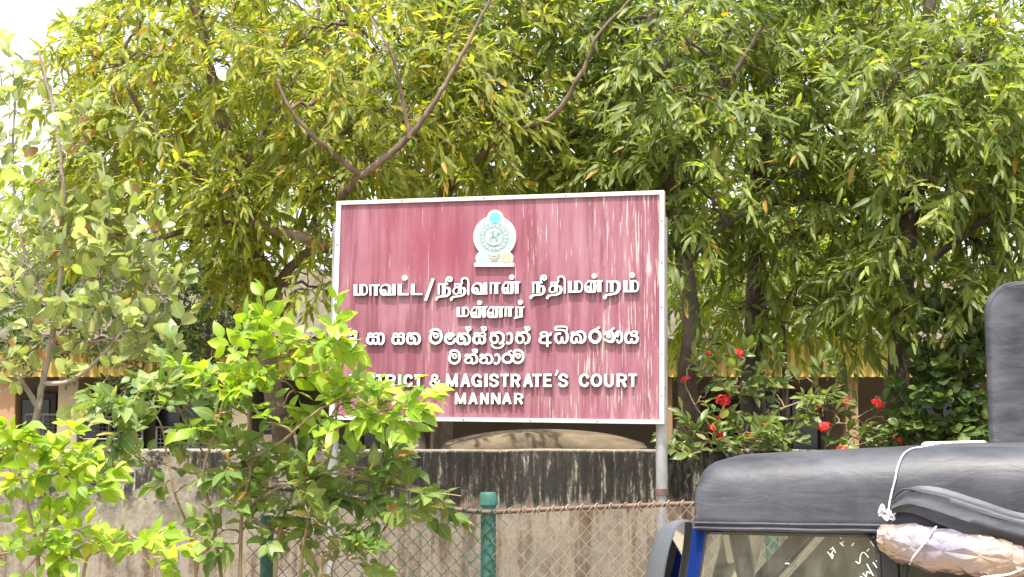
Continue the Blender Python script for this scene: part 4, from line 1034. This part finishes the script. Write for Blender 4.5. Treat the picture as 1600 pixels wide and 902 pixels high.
tag(bund, 'crinkled clear plastic bundle tied under the rolled black curtain', 'bundle')
# cords
cord_m = simple('white_cord', (0.72, 0.70, 0.74), 0.8, var=0.2, scale=60)
def cord(pts, r=0.0045):
    p = spline(pts, 12); m = MB()
    for ph in (0, math.pi):
        q = []
        for i, c in enumerate(p):
            a = ph + i * 1.1; q.append(c + np.array([math.cos(a) * r * .6, math.sin(a) * r * .6, math.sin(a + 1) * r * .6]))
        m.tube(q, r * .75, 5)
    return m
sct, _ = TP(1398, 735)
def roof_pt(s, w_, up):
    zt = topz(s); rr_ = .17
    if w_ < rr_: a_ = math.acos(max(-1, min(1, (rr_ - w_) / rr_))); return TW(s, w_ - up * math.cos(a_), zt - rr_ + rr_ * math.sin(a_) + up * math.sin(a_))
    return TW(s, w_, zt + .025 * (w_ - rr_) / (WID / 2 - rr_) + up)
over = [roof_pt(sct + .17 * t ** 1.3, .55 * t ** 1.5 + .001, .013) for t in (1, .8, .6, .45, .3, .2, .12, .05)] + [on_near(x, y, o_) for x, y, o_ in ((1394, 770, .012), (1391, 786, .02), (1390, 800, .035))]
m = cord(over)
for k in range(5):
    a = k * 1.2; c = on_near(1389 + 7 * math.cos(a), 801 + 7 * math.sin(a * 1.7), .045)
    d = cord([c, c + np.array([.02 * math.cos(a), -.015, .02]), c + np.array([.028 * math.sin(a * 2), -.01, -.012]), c + np.array([-.02, .0, .015 * math.cos(a)]), c]); m.add(d.v, d.f)
tag(m.build('white_cord', cord_m, None, True), 'white twisted cord over the black canopy, knotted at the curtain end', 'cord')
m = cord([on_near(x, y, o_) for x, y, o_ in ((1465, 822, .06), (1458, 832, .125), (1446, 850, .15), (1432, 868, .13), (1424, 880, .07))])
tag(m.build('white_cord', cord_m, None, True), 'short cord wrapped round the middle of the plastic bundle', 'cord')
m = cord([on_near(x, y, o_) for x, y, o_ in ((1535, 899, .10), (1560, 896, .135), (1580, 893, .14), (1602, 884, .12), (1630, 868, .06))])
tag(m.build('white_cord', cord_m, None, True), 'cord hanging under the right end of the plastic bundle', 'cord')

# ================================================================== GOODS TRUCK beyond the three-wheeler
cab_m = simple('cream_cab', (0.60, 0.53, 0.42), 0.5, var=0.08, scale=3)
TY0, TY1 = 8.95, 10.35
tx = P(1538, 500, TY0)[0]; tz = P(1560, 441, TY0)[2]; czz = P(1490, 688, TY0)[2]
tr_ = thing('goods_truck', 'goods truck with tall black hood and cream cab behind the three-wheeler', 'truck', (tx, TY0, 0))
tr_.rotation_euler = (0, 0, -math.atan2(tx, TY0) - 0.01)
rr = .19
def hood_ring(y, ins):
    pr = [(tx + ins, .85)] + [(tx + ins + rr - rr * math.cos(R(a)) + .012 * (a / 90), tz - ins - rr + rr * math.sin(R(a))) for a in np.linspace(0, 90, 8)] + [(tx + 2.3 - ins, tz - ins), (tx + 2.5 - ins, tz - .2), (tx + 2.5 - ins, .85)]
    return [(a, y, b) for a, b in pr]
MB().loft([hood_ring(TY0, .012), hood_ring(TY0 + .02, 0), hood_ring(TY1 - .02, 0), hood_ring(TY1, .012)]).build('hood', vinyl, tr_, True, angle=50)
MB().tube([np.array(p) for p in hood_ring(TY0 + .004, .022)[:10]], .006, 6).build('hood_seam', vinyl, tr_, True)
cb = [(tx - .62, .75), (tx - .60, 1.05), (tx - .48, czz - .1), (tx - .40, czz - .01), (tx - .02, czz), (tx - .02, .45), (tx - .62, .45)]
MB().loft([[(a, y, b) for a, b in cb] for y in (TY0 + .03, TY1 - .03)]).build('cab', cab_m, tr_, True, angle=50, bevel=.012)
MB().box((tx - .38, TY0 + .022, 1.05), (tx - .1, TY0 + .028, czz - .1)).build('cab_window', glass_dark, tr_)
MB().box((tx - .02, TY0 + .03, .55), (tx + 2.5, TY1 - .03, .845)).build('load_bed', blue_paint, tr_)
for xx in (tx - .3, tx + 1.8):
    for yy in (TY0 + .12, TY1 - .12):
        wh_ = MB().tube([(xx, yy - .09, .3), (xx, yy + .09, .3)], .3, 20).build('wheel', rubber, tr_, True, angle=50)
        MB().tube([(xx, yy - .1, .3), (xx, yy + .1, .3)], .16, 14).build('rim', grille_m, wh_, True, angle=50)

# ================================================================== TREES
def crown_points(blobs, seed, clump=0.9, thr=-0.25):
    r = np.random.default_rng(seed); out = []; cen = []
    for px, py, Y, rx, ry, rY, n in blobs:
        c = 0; tries = 0
        while c < n and tries < n * 12:
            tries += 1
            q = r.uniform(-1, 1, 3)
            if q @ q > 1: continue
            p = P(px + q[0] * rx, py + q[1] * ry, Y + q[2] * rY)
            if mnoise.noise(Vector(p * 1.15 + seed)) < thr: continue
            out.append(p); cen.append(P(px, py + ry * .4, Y)); c += 1
    return np.array(out), np.array(cen)
LANCE = dict(nl=11, length=0.36, lsize=0.19, spread=0.85, droop=0.6, jitter=0.6, upn=0.8, whorl=0.4)
def tree(name, label, base_px, Y, limbs, blobs, seed, mat, key, bkm=bark, nparts=300, nb=26, shapes=L_LANCE, kw=LANCE, group='trees behind the wall', out=1.0, thr=-0.06, dens=0.5, **k):
    pts, cen = crown_points([b[:6] + (max(4, int(b[6] * dens)),) for b in blobs], seed, thr=thr)
    r = np.random.default_rng(seed + 50)
    bsel = r.choice(len(pts), min(nb, len(pts)), replace=False)
    d = pts - cen; d /= np.linalg.norm(d, axis=1, keepdims=True) + 1e-9
    dirs = d * out + r.normal(0, 0.45, d.shape) + np.array([0, -0.25, -0.25])
    b = P(base_px, 700, Y); b[2] = 0
    return plant(name, label, 'tree', b, limbs, pts[bsel] * 0.97 + cen[bsel] * 0.03, pts, dirs, kw, shapes, mat, bkm, 'trunk', group, nparts, key, **k)
def lp(Y, *pts):   # limb through photo pixels; a point may carry its own depth
    return [P(p[0], p[1], p[2] if len(p) > 2 else Y) for p in pts]
def ground_to(px, py, Y):
    a = P(px, py, Y); return np.array([a[0], a[1], -0.1])

tree('mast_tree', 'yellow-green leaning tree left of the sign with long low branches', 470, 13.8,
     [([ground_to(455, 700, 13.8)] + lp(13.8, (445, 690), (432, 640), (414, 540), (410, 470), (400, 380), (370, 260), (330, 120), (290, -60)), .12, .045),
      (lp(13.5, (412, 480), (470, 400, 13.4), (520, 392, 13.2)), .06, .03),
      (lp(13.4, (408, 440), (360, 352, 13.2), (300, 358, 13.0), (215, 385, 12.8)), .055, .022),
      (lp(13.5, (395, 350), (300, 270, 13.2), (235, 195, 13), (190, 120, 12.8)), .05, .02),
      (lp(13.6, (375, 280), (420, 190, 13.6), (470, 110, 13.8)), .045, .02)],
     [(205, 150, 13.6, 150, 160, 1.4, 260), (330, 90, 13.6, 210, 180, 1.5, 420), (250, 320, 13.5, 200, 130, 1.2, 280), (420, 330, 13.4, 150, 130, 1.1, 240), (340, 0, 14.4, 240, 140, 1.6, 260), (300, -190, 14.2, 290, 120, 1.6, 72), (460, 440, 13.2, 90, 50, .7, 60)],
     11, leaf_yellow, 'a')
tree('mast_tree', 'forked tree behind the sign with a bent pale limb above its corner', 645, 12.9,
     [([ground_to(640, 700, 12.9)] + lp(12.9, (640, 700), (622, 640), (590, 480), (560, 400), (545, 330)), .17, .10),
      (lp(12.6, (545, 335, 12.9), (535, 306, 12.4), (575, 268, 12.1), (630, 222, 12.0), (665, 180, 11.95), (700, 125, 11.9), (735, 60, 11.9), (765, 0, 12.0), (790, -60, 12.1)), .046, .009),
      (lp(13, (560, 400, 12.9), (530, 390, 12.8), (440, 360, 12.7), (380, 340, 12.7)), .07, .04),
      (lp(12.7, (566, 276, 12.15), (520, 240, 12.0), (460, 180, 11.9), (430, 120, 11.9)), .03, .012),
      (lp(12.7, (640, 216, 11.9), (628, 150, 11.85), (615, 90, 11.8), (580, 30, 11.9)), .022, .01)],
     [(560, 110, 13.2, 180, 150, 1.4, 330), (700, 120, 13.2, 170, 150, 1.35, 290), (640, 20, 13.6, 260, 120, 1.6, 320), (540, 240, 13.1, 110, 60, .9, 110), (760, 255, 13.6, 170, 60, .9, 110), (640, -160, 13.6, 270, 120, 1.6, 72)],
     12, leaf_yellow, 'b')
tree('mast_tree', 'straight grey trunked tree rising behind the middle of the sign', 692, 14.6,
     [([ground_to(690, 700, 14.6)] + lp(14.6, (690, 600), (692, 400), (694, 280), (690, 150), (680, 60), (670, -80)), .13, .06),
      (lp(14.4, (700, 300, 14.5), (780, 218, 13.3), (860, 185, 12.8), (905, 120, 12.6), (935, 55, 12.5), (985, 0, 12.5), (1020, -50, 12.6)), .04, .008),
      (lp(14.4, (692, 150), (640, 90, 14.3), (600, 20, 14.2)), .045, .02)],
     [(820, 90, 13.9, 190, 150, 1.4, 330), (930, 170, 14.0, 150, 140, 1.3, 280), (800, 240, 14.3, 220, 70, 1.0, 200), (860, 10, 14.3, 260, 120, 1.6, 280), (860, -170, 14.2, 260, 110, 1.6, 68), (640, 300, 15.0, 160, 120, .8, 120)],
     13, leaf_green, 'c')
tree('mast_tree', 'dark trunked tree just right of the signboard with drooping leaves', 1075, 13.1,
     [([ground_to(1078, 700, 13.1)] + lp(13.1, (1078, 690), (1075, 600), (1078, 480), (1060, 350), (1040, 250), (1032, 120), (1020, 0), (1015, -80)), .115, .05),
      (lp(13, (1045, 260), (1090, 180, 12.7), (1150, 110, 12.5), (1190, 40, 12.4)), .045, .018),
      (lp(13, (1070, 420), (1110, 370, 12.8), (1170, 330, 12.6)), .035, .014)],
     [(1080, 100, 12.9, 180, 150, 1.3, 360), (1130, 250, 12.9, 150, 130, 1.1, 260), (1110, 400, 12.8, 100, 80, .8, 70), (1000, 240, 13.7, 100, 110, .9, 120), (1080, 0, 13.6, 230, 110, 1.5, 260), (1100, -170, 13.4, 240, 110, 1.5, 64)],
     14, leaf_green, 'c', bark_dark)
tree('mast_tree', 'tree with thick shaded trunk and level side branches behind the red flowers', 1180, 14.4,
     [([ground_to(1180, 700, 14.4)] + lp(14.4, (1178, 640), (1182, 500), (1184, 380), (1190, 250), (1200, 120), (1210, -60)), .15, .07),
      (lp(14.3, (1184, 390), (1220, 375, 14.1), (1290, 360, 13.8), (1360, 350, 13.4)), .06, .025),
      (lp(14.2, (1188, 290), (1240, 265, 13.6), (1290, 242, 13.0), (1330, 212, 12.7)), .05, .02),
      (lp(14.2, (1190, 320), (1280, 310, 13.8), (1380, 300, 13.4), (1420, 298, 13.2)), .045, .016)],
     [(1260, 130, 13.6, 160, 160, 1.3, 330), (1280, 310, 13.5, 150, 120, 1.0, 250), (1230, 450, 13.6, 120, 70, .6, 60), (1310, 480, 13.6, 100, 60, .7, 90), (1300, 0, 14.1, 220, 110, 1.5, 240), (1330, -170, 14, 240, 110, 1.5, 60)],
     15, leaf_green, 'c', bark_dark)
tree('mast_tree', 'rightmost leafy tree with bright outer sprays above the tall black hood', 1405, 13.0,
     [([ground_to(1405, 700, 13.0)] + lp(13.0, (1405, 690), (1402, 600), (1410, 480), (1420, 350), (1440, 200), (1450, 60), (1460, -80)), .13, .055),
      (lp(12.8, (1425, 320), (1480, 230, 12.4), (1530, 130, 12.2), (1560, 60, 12.1)), .045, .018),
      (lp(12.8, (1412, 440), (1490, 380, 12.5), (1560, 330, 12.3), (1640, 300, 12.2)), .045, .018)],
     [(1430, 120, 12.5, 150, 150, 1.2, 320), (1550, 130, 12.4, 130, 160, 1.2, 300), (1440, 310, 12.5, 140, 120, 1.0, 270), (1560, 330, 12.3, 110, 110, 1.0, 220), (1420, 450, 12.7, 120, 70, .7, 130), (1530, 450, 12.6, 90, 80, .7, 110), (1480, -20, 13.4, 220, 110, 1.5, 220), (1500, -180, 13.2, 230, 110, 1.5, 56), (1680, 200, 12.6, 110, 240, 1.2, 200)],
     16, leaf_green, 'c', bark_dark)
# far trees beyond the building
FARKW = dict(nl=12, length=0.5, lsize=0.30, spread=0.8, droop=0.5, jitter=0.5, upn=0.9, whorl=0.5)
for i, (label, px_, blobs, mt) in enumerate((
    ('hazy far tree beyond the building at the left', 180, [(190, 330, 22, 220, 160, 1.6, 330), (330, 80, 23, 220, 160, 1.6, 260)], leaf_far),
    ('sunlit far tree beyond the roof left of centre', 560, [(520, 300, 23, 240, 200, 1.6, 380), (600, 60, 23, 260, 170, 1.6, 280)], leaf_far),
    ('sunlit far tree beyond the roof right of centre', 900, [(930, 260, 23, 260, 200, 1.6, 420), (960, 40, 23, 280, 170, 1.6, 300)], leaf_far),
    ('bright far tree showing between the shaded trunks at right', 1230, [(1180, 380, 22, 170, 160, 1.2, 300), (1270, 120, 23, 240, 220, 1.6, 380)], leaf_far),
    ('shady far tree filling the right edge', 1560, [(1540, 300, 22, 240, 240, 1.6, 420), (1560, 40, 23, 240, 170, 1.6, 260)], leaf_far))):
    tree('far_tree', label, px_, 23, [([ground_to(px_, 700, 23)] + lp(23, (px_ + 5, 600), (px_ - 5, 400), (px_ + 10, 200), (px_, 20)), .2, .06)], blobs, 31 + i, mt, 'far', bark_dark, 0, 14, L_FAR, FARKW, 'far trees beyond the building', thr=-0.4, dens=0.8)

tree('young_tree', 'small sunlit yellow-green tree showing between the dark trunks right of the sign', 1225, 16.4,
     [([ground_to(1225, 700, 16.4)] + lp(16.4, (1225, 690), (1228, 600), (1220, 500), (1210, 420), (1200, 340)), .05, .02)],
     [(1170, 430, 16.5, 150, 85, .7, 230), (1290, 440, 16.5, 120, 80, .7, 150), (1080, 470, 16.6, 60, 60, .5, 60)], 61, leaf_far, 'young', bark_dark, 0, 10, L_LANCE, dict(LANCE, lsize=.17), None, thr=-.4, dens=.8)
# ---- round-leaved tree at the left
rp_, rc_ = crown_points([(90, 260, 12.45, 110, 130, .5, 34), (60, 420, 12.40, 110, 110, .5, 38), (190, 440, 12.40, 100, 110, .5, 38), (110, 560, 12.40, 120, 75, .45, 31), (20, 150, 12.60, 60, 110, .4, 13), (245, 500, 12.30, 50, 60, .3, 12)], 21, thr=-.6)
d = rp_ - rc_; d /= np.linalg.norm(d, axis=1, keepdims=True) + 1e-9
plant('round_leaved_tree', 'grey branched tree at the left with round pale green leaves', 'tree', ground_to(60, 700, 12.50),
      [([ground_to(60, 700, 12.50)] + lp(12.50, (55, 700), (60, 640), (75, 560), (95, 440), (100, 300), (85, 180), (60, 80)), .045, .012),
       (lp(12.5, (62, 640), (20, 580, 12.5), (-30, 550, 12.5)), .03, .015), (lp(12.5, (70, 600), (120, 590, 12.40), (190, 520, 12.35), (240, 430, 12.30)), .025, .01),
       (lp(12.5, (80, 540), (140, 460, 12.40), (170, 360, 12.40), (160, 250, 12.45)), .022, .008), (lp(12.5, (85, 500), (40, 400, 12.5), (20, 280, 12.60), (25, 130, 12.60)), .022, .008),
       (lp(12.5, (-60, 350, 12.5), (0, 385, 12.40), (50, 420, 12.40)), .018, .01)],
      None, rp_, d * .6 + np.array([0, -.2, .5]) + rng.normal(0, .35, d.shape), dict(nl=5.2, length=.22, lsize=.15, spread=.9, droop=.12, jitter=.5, upn=.7, petiole=.02, whorl=.6),
      L_ROUND, leaf_round, bark_pale, nparts=300, key='round', twig_r=(.007, .0035), sides=8)

# ---- shrubs in front of the fence
OV = dict(nl=9, length=.25, lsize=.132, spread=.85, droop=.15, jitter=.45, upn=.8, petiole=.015, whorl=.25)
def shrub(name, label, base, limbs, blobs, seed, **k):
    pts, cen = crown_points(blobs, seed, thr=-.7)
    d = pts - cen; d /= np.linalg.norm(d, axis=1, keepdims=True) + 1e-9
    return plant(name, label, 'shrub', base, limbs, None, pts, d * .7 + np.array([.1, -.25, .35]) + rng.normal(0, .3, d.shape), k.pop('kw', OV), k.pop('shapes', L_OVATE), k.pop('mat', leaf_lime), k.pop('barkm', stem_mat), 'stem', k.pop('group', 'shrubs before the fence'), **k)
SY = 9.0
shrub('leafy_shrub', 'tall bright green shrub covering the lower left of the signboard', ground_to(420, 900, SY),
      [([ground_to(375, 900, SY)] + lp(SY, (375, 900), (378, 800), (392, 730), (388, 660), (395, 600), (440, 560), (490, 525)), .015, .005),
       ([ground_to(385, 900, SY)] + lp(SY, (340, 860, SY), (330, 800), (318, 740), (335, 680), (350, 620), (360, 560)), .013, .005),
       (lp(SY, (385, 720), (440, 690, SY - .1), (500, 640, SY - .2), (570, 610, SY - .2), (640, 600, SY - .2)), .012, .004),
       (lp(SY, (380, 800), (440, 760, SY - .1), (520, 740, SY - .1), (620, 755, SY), (690, 770, SY)), .012, .004),
       ([ground_to(470, 900, SY)] + lp(SY, (470, 900), (480, 820), (500, 760), (520, 690), (530, 600), (525, 530)), .013, .005)],
      [(395, 545, SY, 60, 38, .25, 14), (515, 528, SY - .1, 40, 16, .2, 8), (450, 575, SY, 80, 35, .25, 11), (590, 634, SY - .15, 62, 15, .2, 13), (520, 645, SY, 60, 26, .2, 8), (345, 605, SY, 55, 35, .25, 9), (400, 660, SY, 70, 40, .25, 8), (500, 575, SY, 50, 20, .2, 5)],
      41, key='lime')
shrub('leafy_shrub', 'duller lower shrub growing through the chain link fence below the sign', ground_to(520, 900, SY + .1),
      [([ground_to(430, 900, SY + .1)] + lp(SY + .1, (430, 900), (440, 820), (470, 760), (540, 730), (600, 740)), .016, .006), ([ground_to(500, 900, SY)] + lp(SY, (500, 900), (520, 860), (560, 850), (600, 860)), .014, .005),
       (lp(SY + .1, (540, 730), (600, 760, SY), (680, 770, SY), (720, 775, SY)), .008, .003)],
      [(560, 735, SY, 65, 26, .2, 11), (650, 772, SY, 60, 16, .15, 10), (470, 790, SY + .1, 75, 55, .3, 14), (530, 860, SY, 70, 45, .3, 13), (430, 740, SY + .1, 75, 45, .3, 12), (385, 820, SY, 55, 60, .25, 9), (345, 720, SY, 45, 40, .2, 7), (590, 820, SY, 40, 30, .2, 4)],
      42, mat=leaf_shrub_old, key='old')
shrub('leafy_shrub', 'thin arching shrub with pale stems before the grey stretch of wall', ground_to(300, 900, SY + .3),
      [([ground_to(310, 900, SY + .3)] + lp(SY + .3, (305, 900), (295, 830), (272, 770), (262, 720), (250, 660), (215, 630), (150, 630)), .012, .004),
       ([ground_to(306, 900, SY + .3)] + lp(SY + .3, (306, 900), (330, 850), (345, 790), (330, 730), (300, 680), (270, 620)), .012, .005)],
      [(200, 635, SY + .3, 85, 22, .3, 12), (270, 650, SY + .3, 60, 45, .3, 10), (300, 590, SY + .3, 50, 30, .25, 6), (255, 740, SY + .3, 60, 40, .2, 6), (180, 680, SY + .3, 60, 20, .2, 5)],
      43, mat=leaf_shrub_old, key='old')
S2 = 8.4
shrub('leafy_shrub', 'bushy lime green shrub in the bottom left corner before the wall', ground_to(80, 900, S2),
      [([ground_to(60, 900, S2)] + lp(S2, (60, 900), (50, 820), (30, 740), (20, 690)), .018, .006), ([ground_to(100, 900, S2)] + lp(S2, (100, 900), (110, 830), (120, 760), (140, 690)), .016, .005),
       ([ground_to(130, 900, S2)] + lp(S2, (130, 900), (160, 860), (200, 830)), .014, .005)],
      [(30, 715, S2, 40, 28, .3, 11), (115, 700, S2, 44, 22, .2, 6), (85, 765, S2, 65, 28, .25, 8), (30, 850, S2, 50, 45, .3, 11), (115, 835, S2, 65, 40, .3, 10), (195, 865, S2, 50, 35, .25, 9)],
      44, key='lime')

# ---- flowering bush above the wall at right
IX = dict(nl=8, length=.2, lsize=.135, spread=.8, droop=.2, jitter=.5, upn=.8, petiole=.01, whorl=.5)
ixb = shrub('flowering_bush', 'bush with red flower clusters above the wall right of the sign', ground_to(1200, 700, 12.35),
      [([ground_to(1130, 700, 12.35)] + lp(12.35, (1130, 700), (1125, 650), (1150, 600), (1155, 560)), .016, .006), ([ground_to(1180, 700, 12.35)] + lp(12.35, (1165, 690), (1200, 650), (1245, 630), (1320, 600)), .014, .005),
       ([ground_to(1290, 700, 12.35)] + lp(12.35, (1290, 700), (1330, 660), (1370, 635)), .013, .005), (lp(12.35, (1130, 690), (1090, 640), (1070, 600)), .012, .005)],
      [(1120, 605, 12.35, 65, 60, .25, 19), (1120, 690, 12.05, 70, 30, .25, 19), (1200, 690, 12.05, 70, 25, .25, 15), (1190, 600, 12.45, 60, 50, .25, 10), (1260, 630, 12.35, 60, 50, .25, 11), (1330, 670, 12.15, 80, 40, .25, 21), (1390, 655, 12.35, 40, 40, .2, 6), (1090, 705, 11.95, 45, 16, .1, 6)],
      45, mat=leaf_ixora, key='ixora', kw=IX, shapes=L_ELLIP, group='bushes behind the wall')
M = Mat('red_petals'); oi = M.n('ShaderNodeNewGeometry'); redp = M.out(M.ramp(oi.outputs['Random Per Island'], [(0, (0.42, 0.012, 0.016)), (.6, (0.66, 0.03, 0.028)), (1, (0.75, 0.09, 0.06))]), 0.5, 0, .3)
flm = []
for sd in range(3):
    r = np.random.default_rng(sd); m = MB()
    for _ in range(34):
        q = r.normal(0, 1, 3); q[2] = abs(q[2]) * .9; q /= np.linalg.norm(q); c = q * np.array([.062, .062, .045]) * r.uniform(.75, 1.05)
        u = np.cross(q, [0.3, .5, .8]); u /= np.linalg.norm(u); vv = np.cross(q, u)
        m.tube([c * .2, c], .0015, 3, False)
        for k in range(4):
            a = k * math.pi / 2 + r.uniform(0, .5); d = u * math.cos(a) + vv * math.sin(a); e = -u * math.sin(a) + vv * math.cos(a)
            m.add([c, c + d * .010 + e * .006 + q * .003, c + d * .022, c + d * .010 - e * .006 + q * .003], [(0, 1, 2, 3)])
    me = bpy.data.meshes.new('flower_head'); me.from_pydata(m.v, [], m.f); me.materials.append(redp); flm.append(me)
for i, (x, y, Yf, s) in enumerate(((1130, 627, 11.65, 1.15), (1155, 554, 11.7, .85), (1118, 676, 11.45, 1.15), (1192, 669, 11.5, .75), (1178, 680, 11.45, .85), (1072, 594, 11.9, .7), (1287, 668, 11.5, .95), (1371, 632, 11.6, .95), (1402, 689, 11.5, .75), (1316, 705, 11.4, .9), (1322, 630, 11.7, .7), (1121, 655, 11.9, .6), (1108, 553, 11.9, .5), (1275, 640, 12, .5), (1500, 700, 11.5, .4))):
    o = bpy.data.objects.new('flower_head', flm[i % 3]); COL.objects.link(o); o.parent = ixb
    o.location = Vector(P(x, y, Yf + .45).tolist()) - Vector(ixb.location); o.scale = (s * 1.05, s * 1.05, s * 1.05); o.rotation_euler = (R(35 + 10 * math.sin(i)), .3 * math.sin(i * 2), i)
# ---- shaded oval-leaved bush and a dark bush at the left
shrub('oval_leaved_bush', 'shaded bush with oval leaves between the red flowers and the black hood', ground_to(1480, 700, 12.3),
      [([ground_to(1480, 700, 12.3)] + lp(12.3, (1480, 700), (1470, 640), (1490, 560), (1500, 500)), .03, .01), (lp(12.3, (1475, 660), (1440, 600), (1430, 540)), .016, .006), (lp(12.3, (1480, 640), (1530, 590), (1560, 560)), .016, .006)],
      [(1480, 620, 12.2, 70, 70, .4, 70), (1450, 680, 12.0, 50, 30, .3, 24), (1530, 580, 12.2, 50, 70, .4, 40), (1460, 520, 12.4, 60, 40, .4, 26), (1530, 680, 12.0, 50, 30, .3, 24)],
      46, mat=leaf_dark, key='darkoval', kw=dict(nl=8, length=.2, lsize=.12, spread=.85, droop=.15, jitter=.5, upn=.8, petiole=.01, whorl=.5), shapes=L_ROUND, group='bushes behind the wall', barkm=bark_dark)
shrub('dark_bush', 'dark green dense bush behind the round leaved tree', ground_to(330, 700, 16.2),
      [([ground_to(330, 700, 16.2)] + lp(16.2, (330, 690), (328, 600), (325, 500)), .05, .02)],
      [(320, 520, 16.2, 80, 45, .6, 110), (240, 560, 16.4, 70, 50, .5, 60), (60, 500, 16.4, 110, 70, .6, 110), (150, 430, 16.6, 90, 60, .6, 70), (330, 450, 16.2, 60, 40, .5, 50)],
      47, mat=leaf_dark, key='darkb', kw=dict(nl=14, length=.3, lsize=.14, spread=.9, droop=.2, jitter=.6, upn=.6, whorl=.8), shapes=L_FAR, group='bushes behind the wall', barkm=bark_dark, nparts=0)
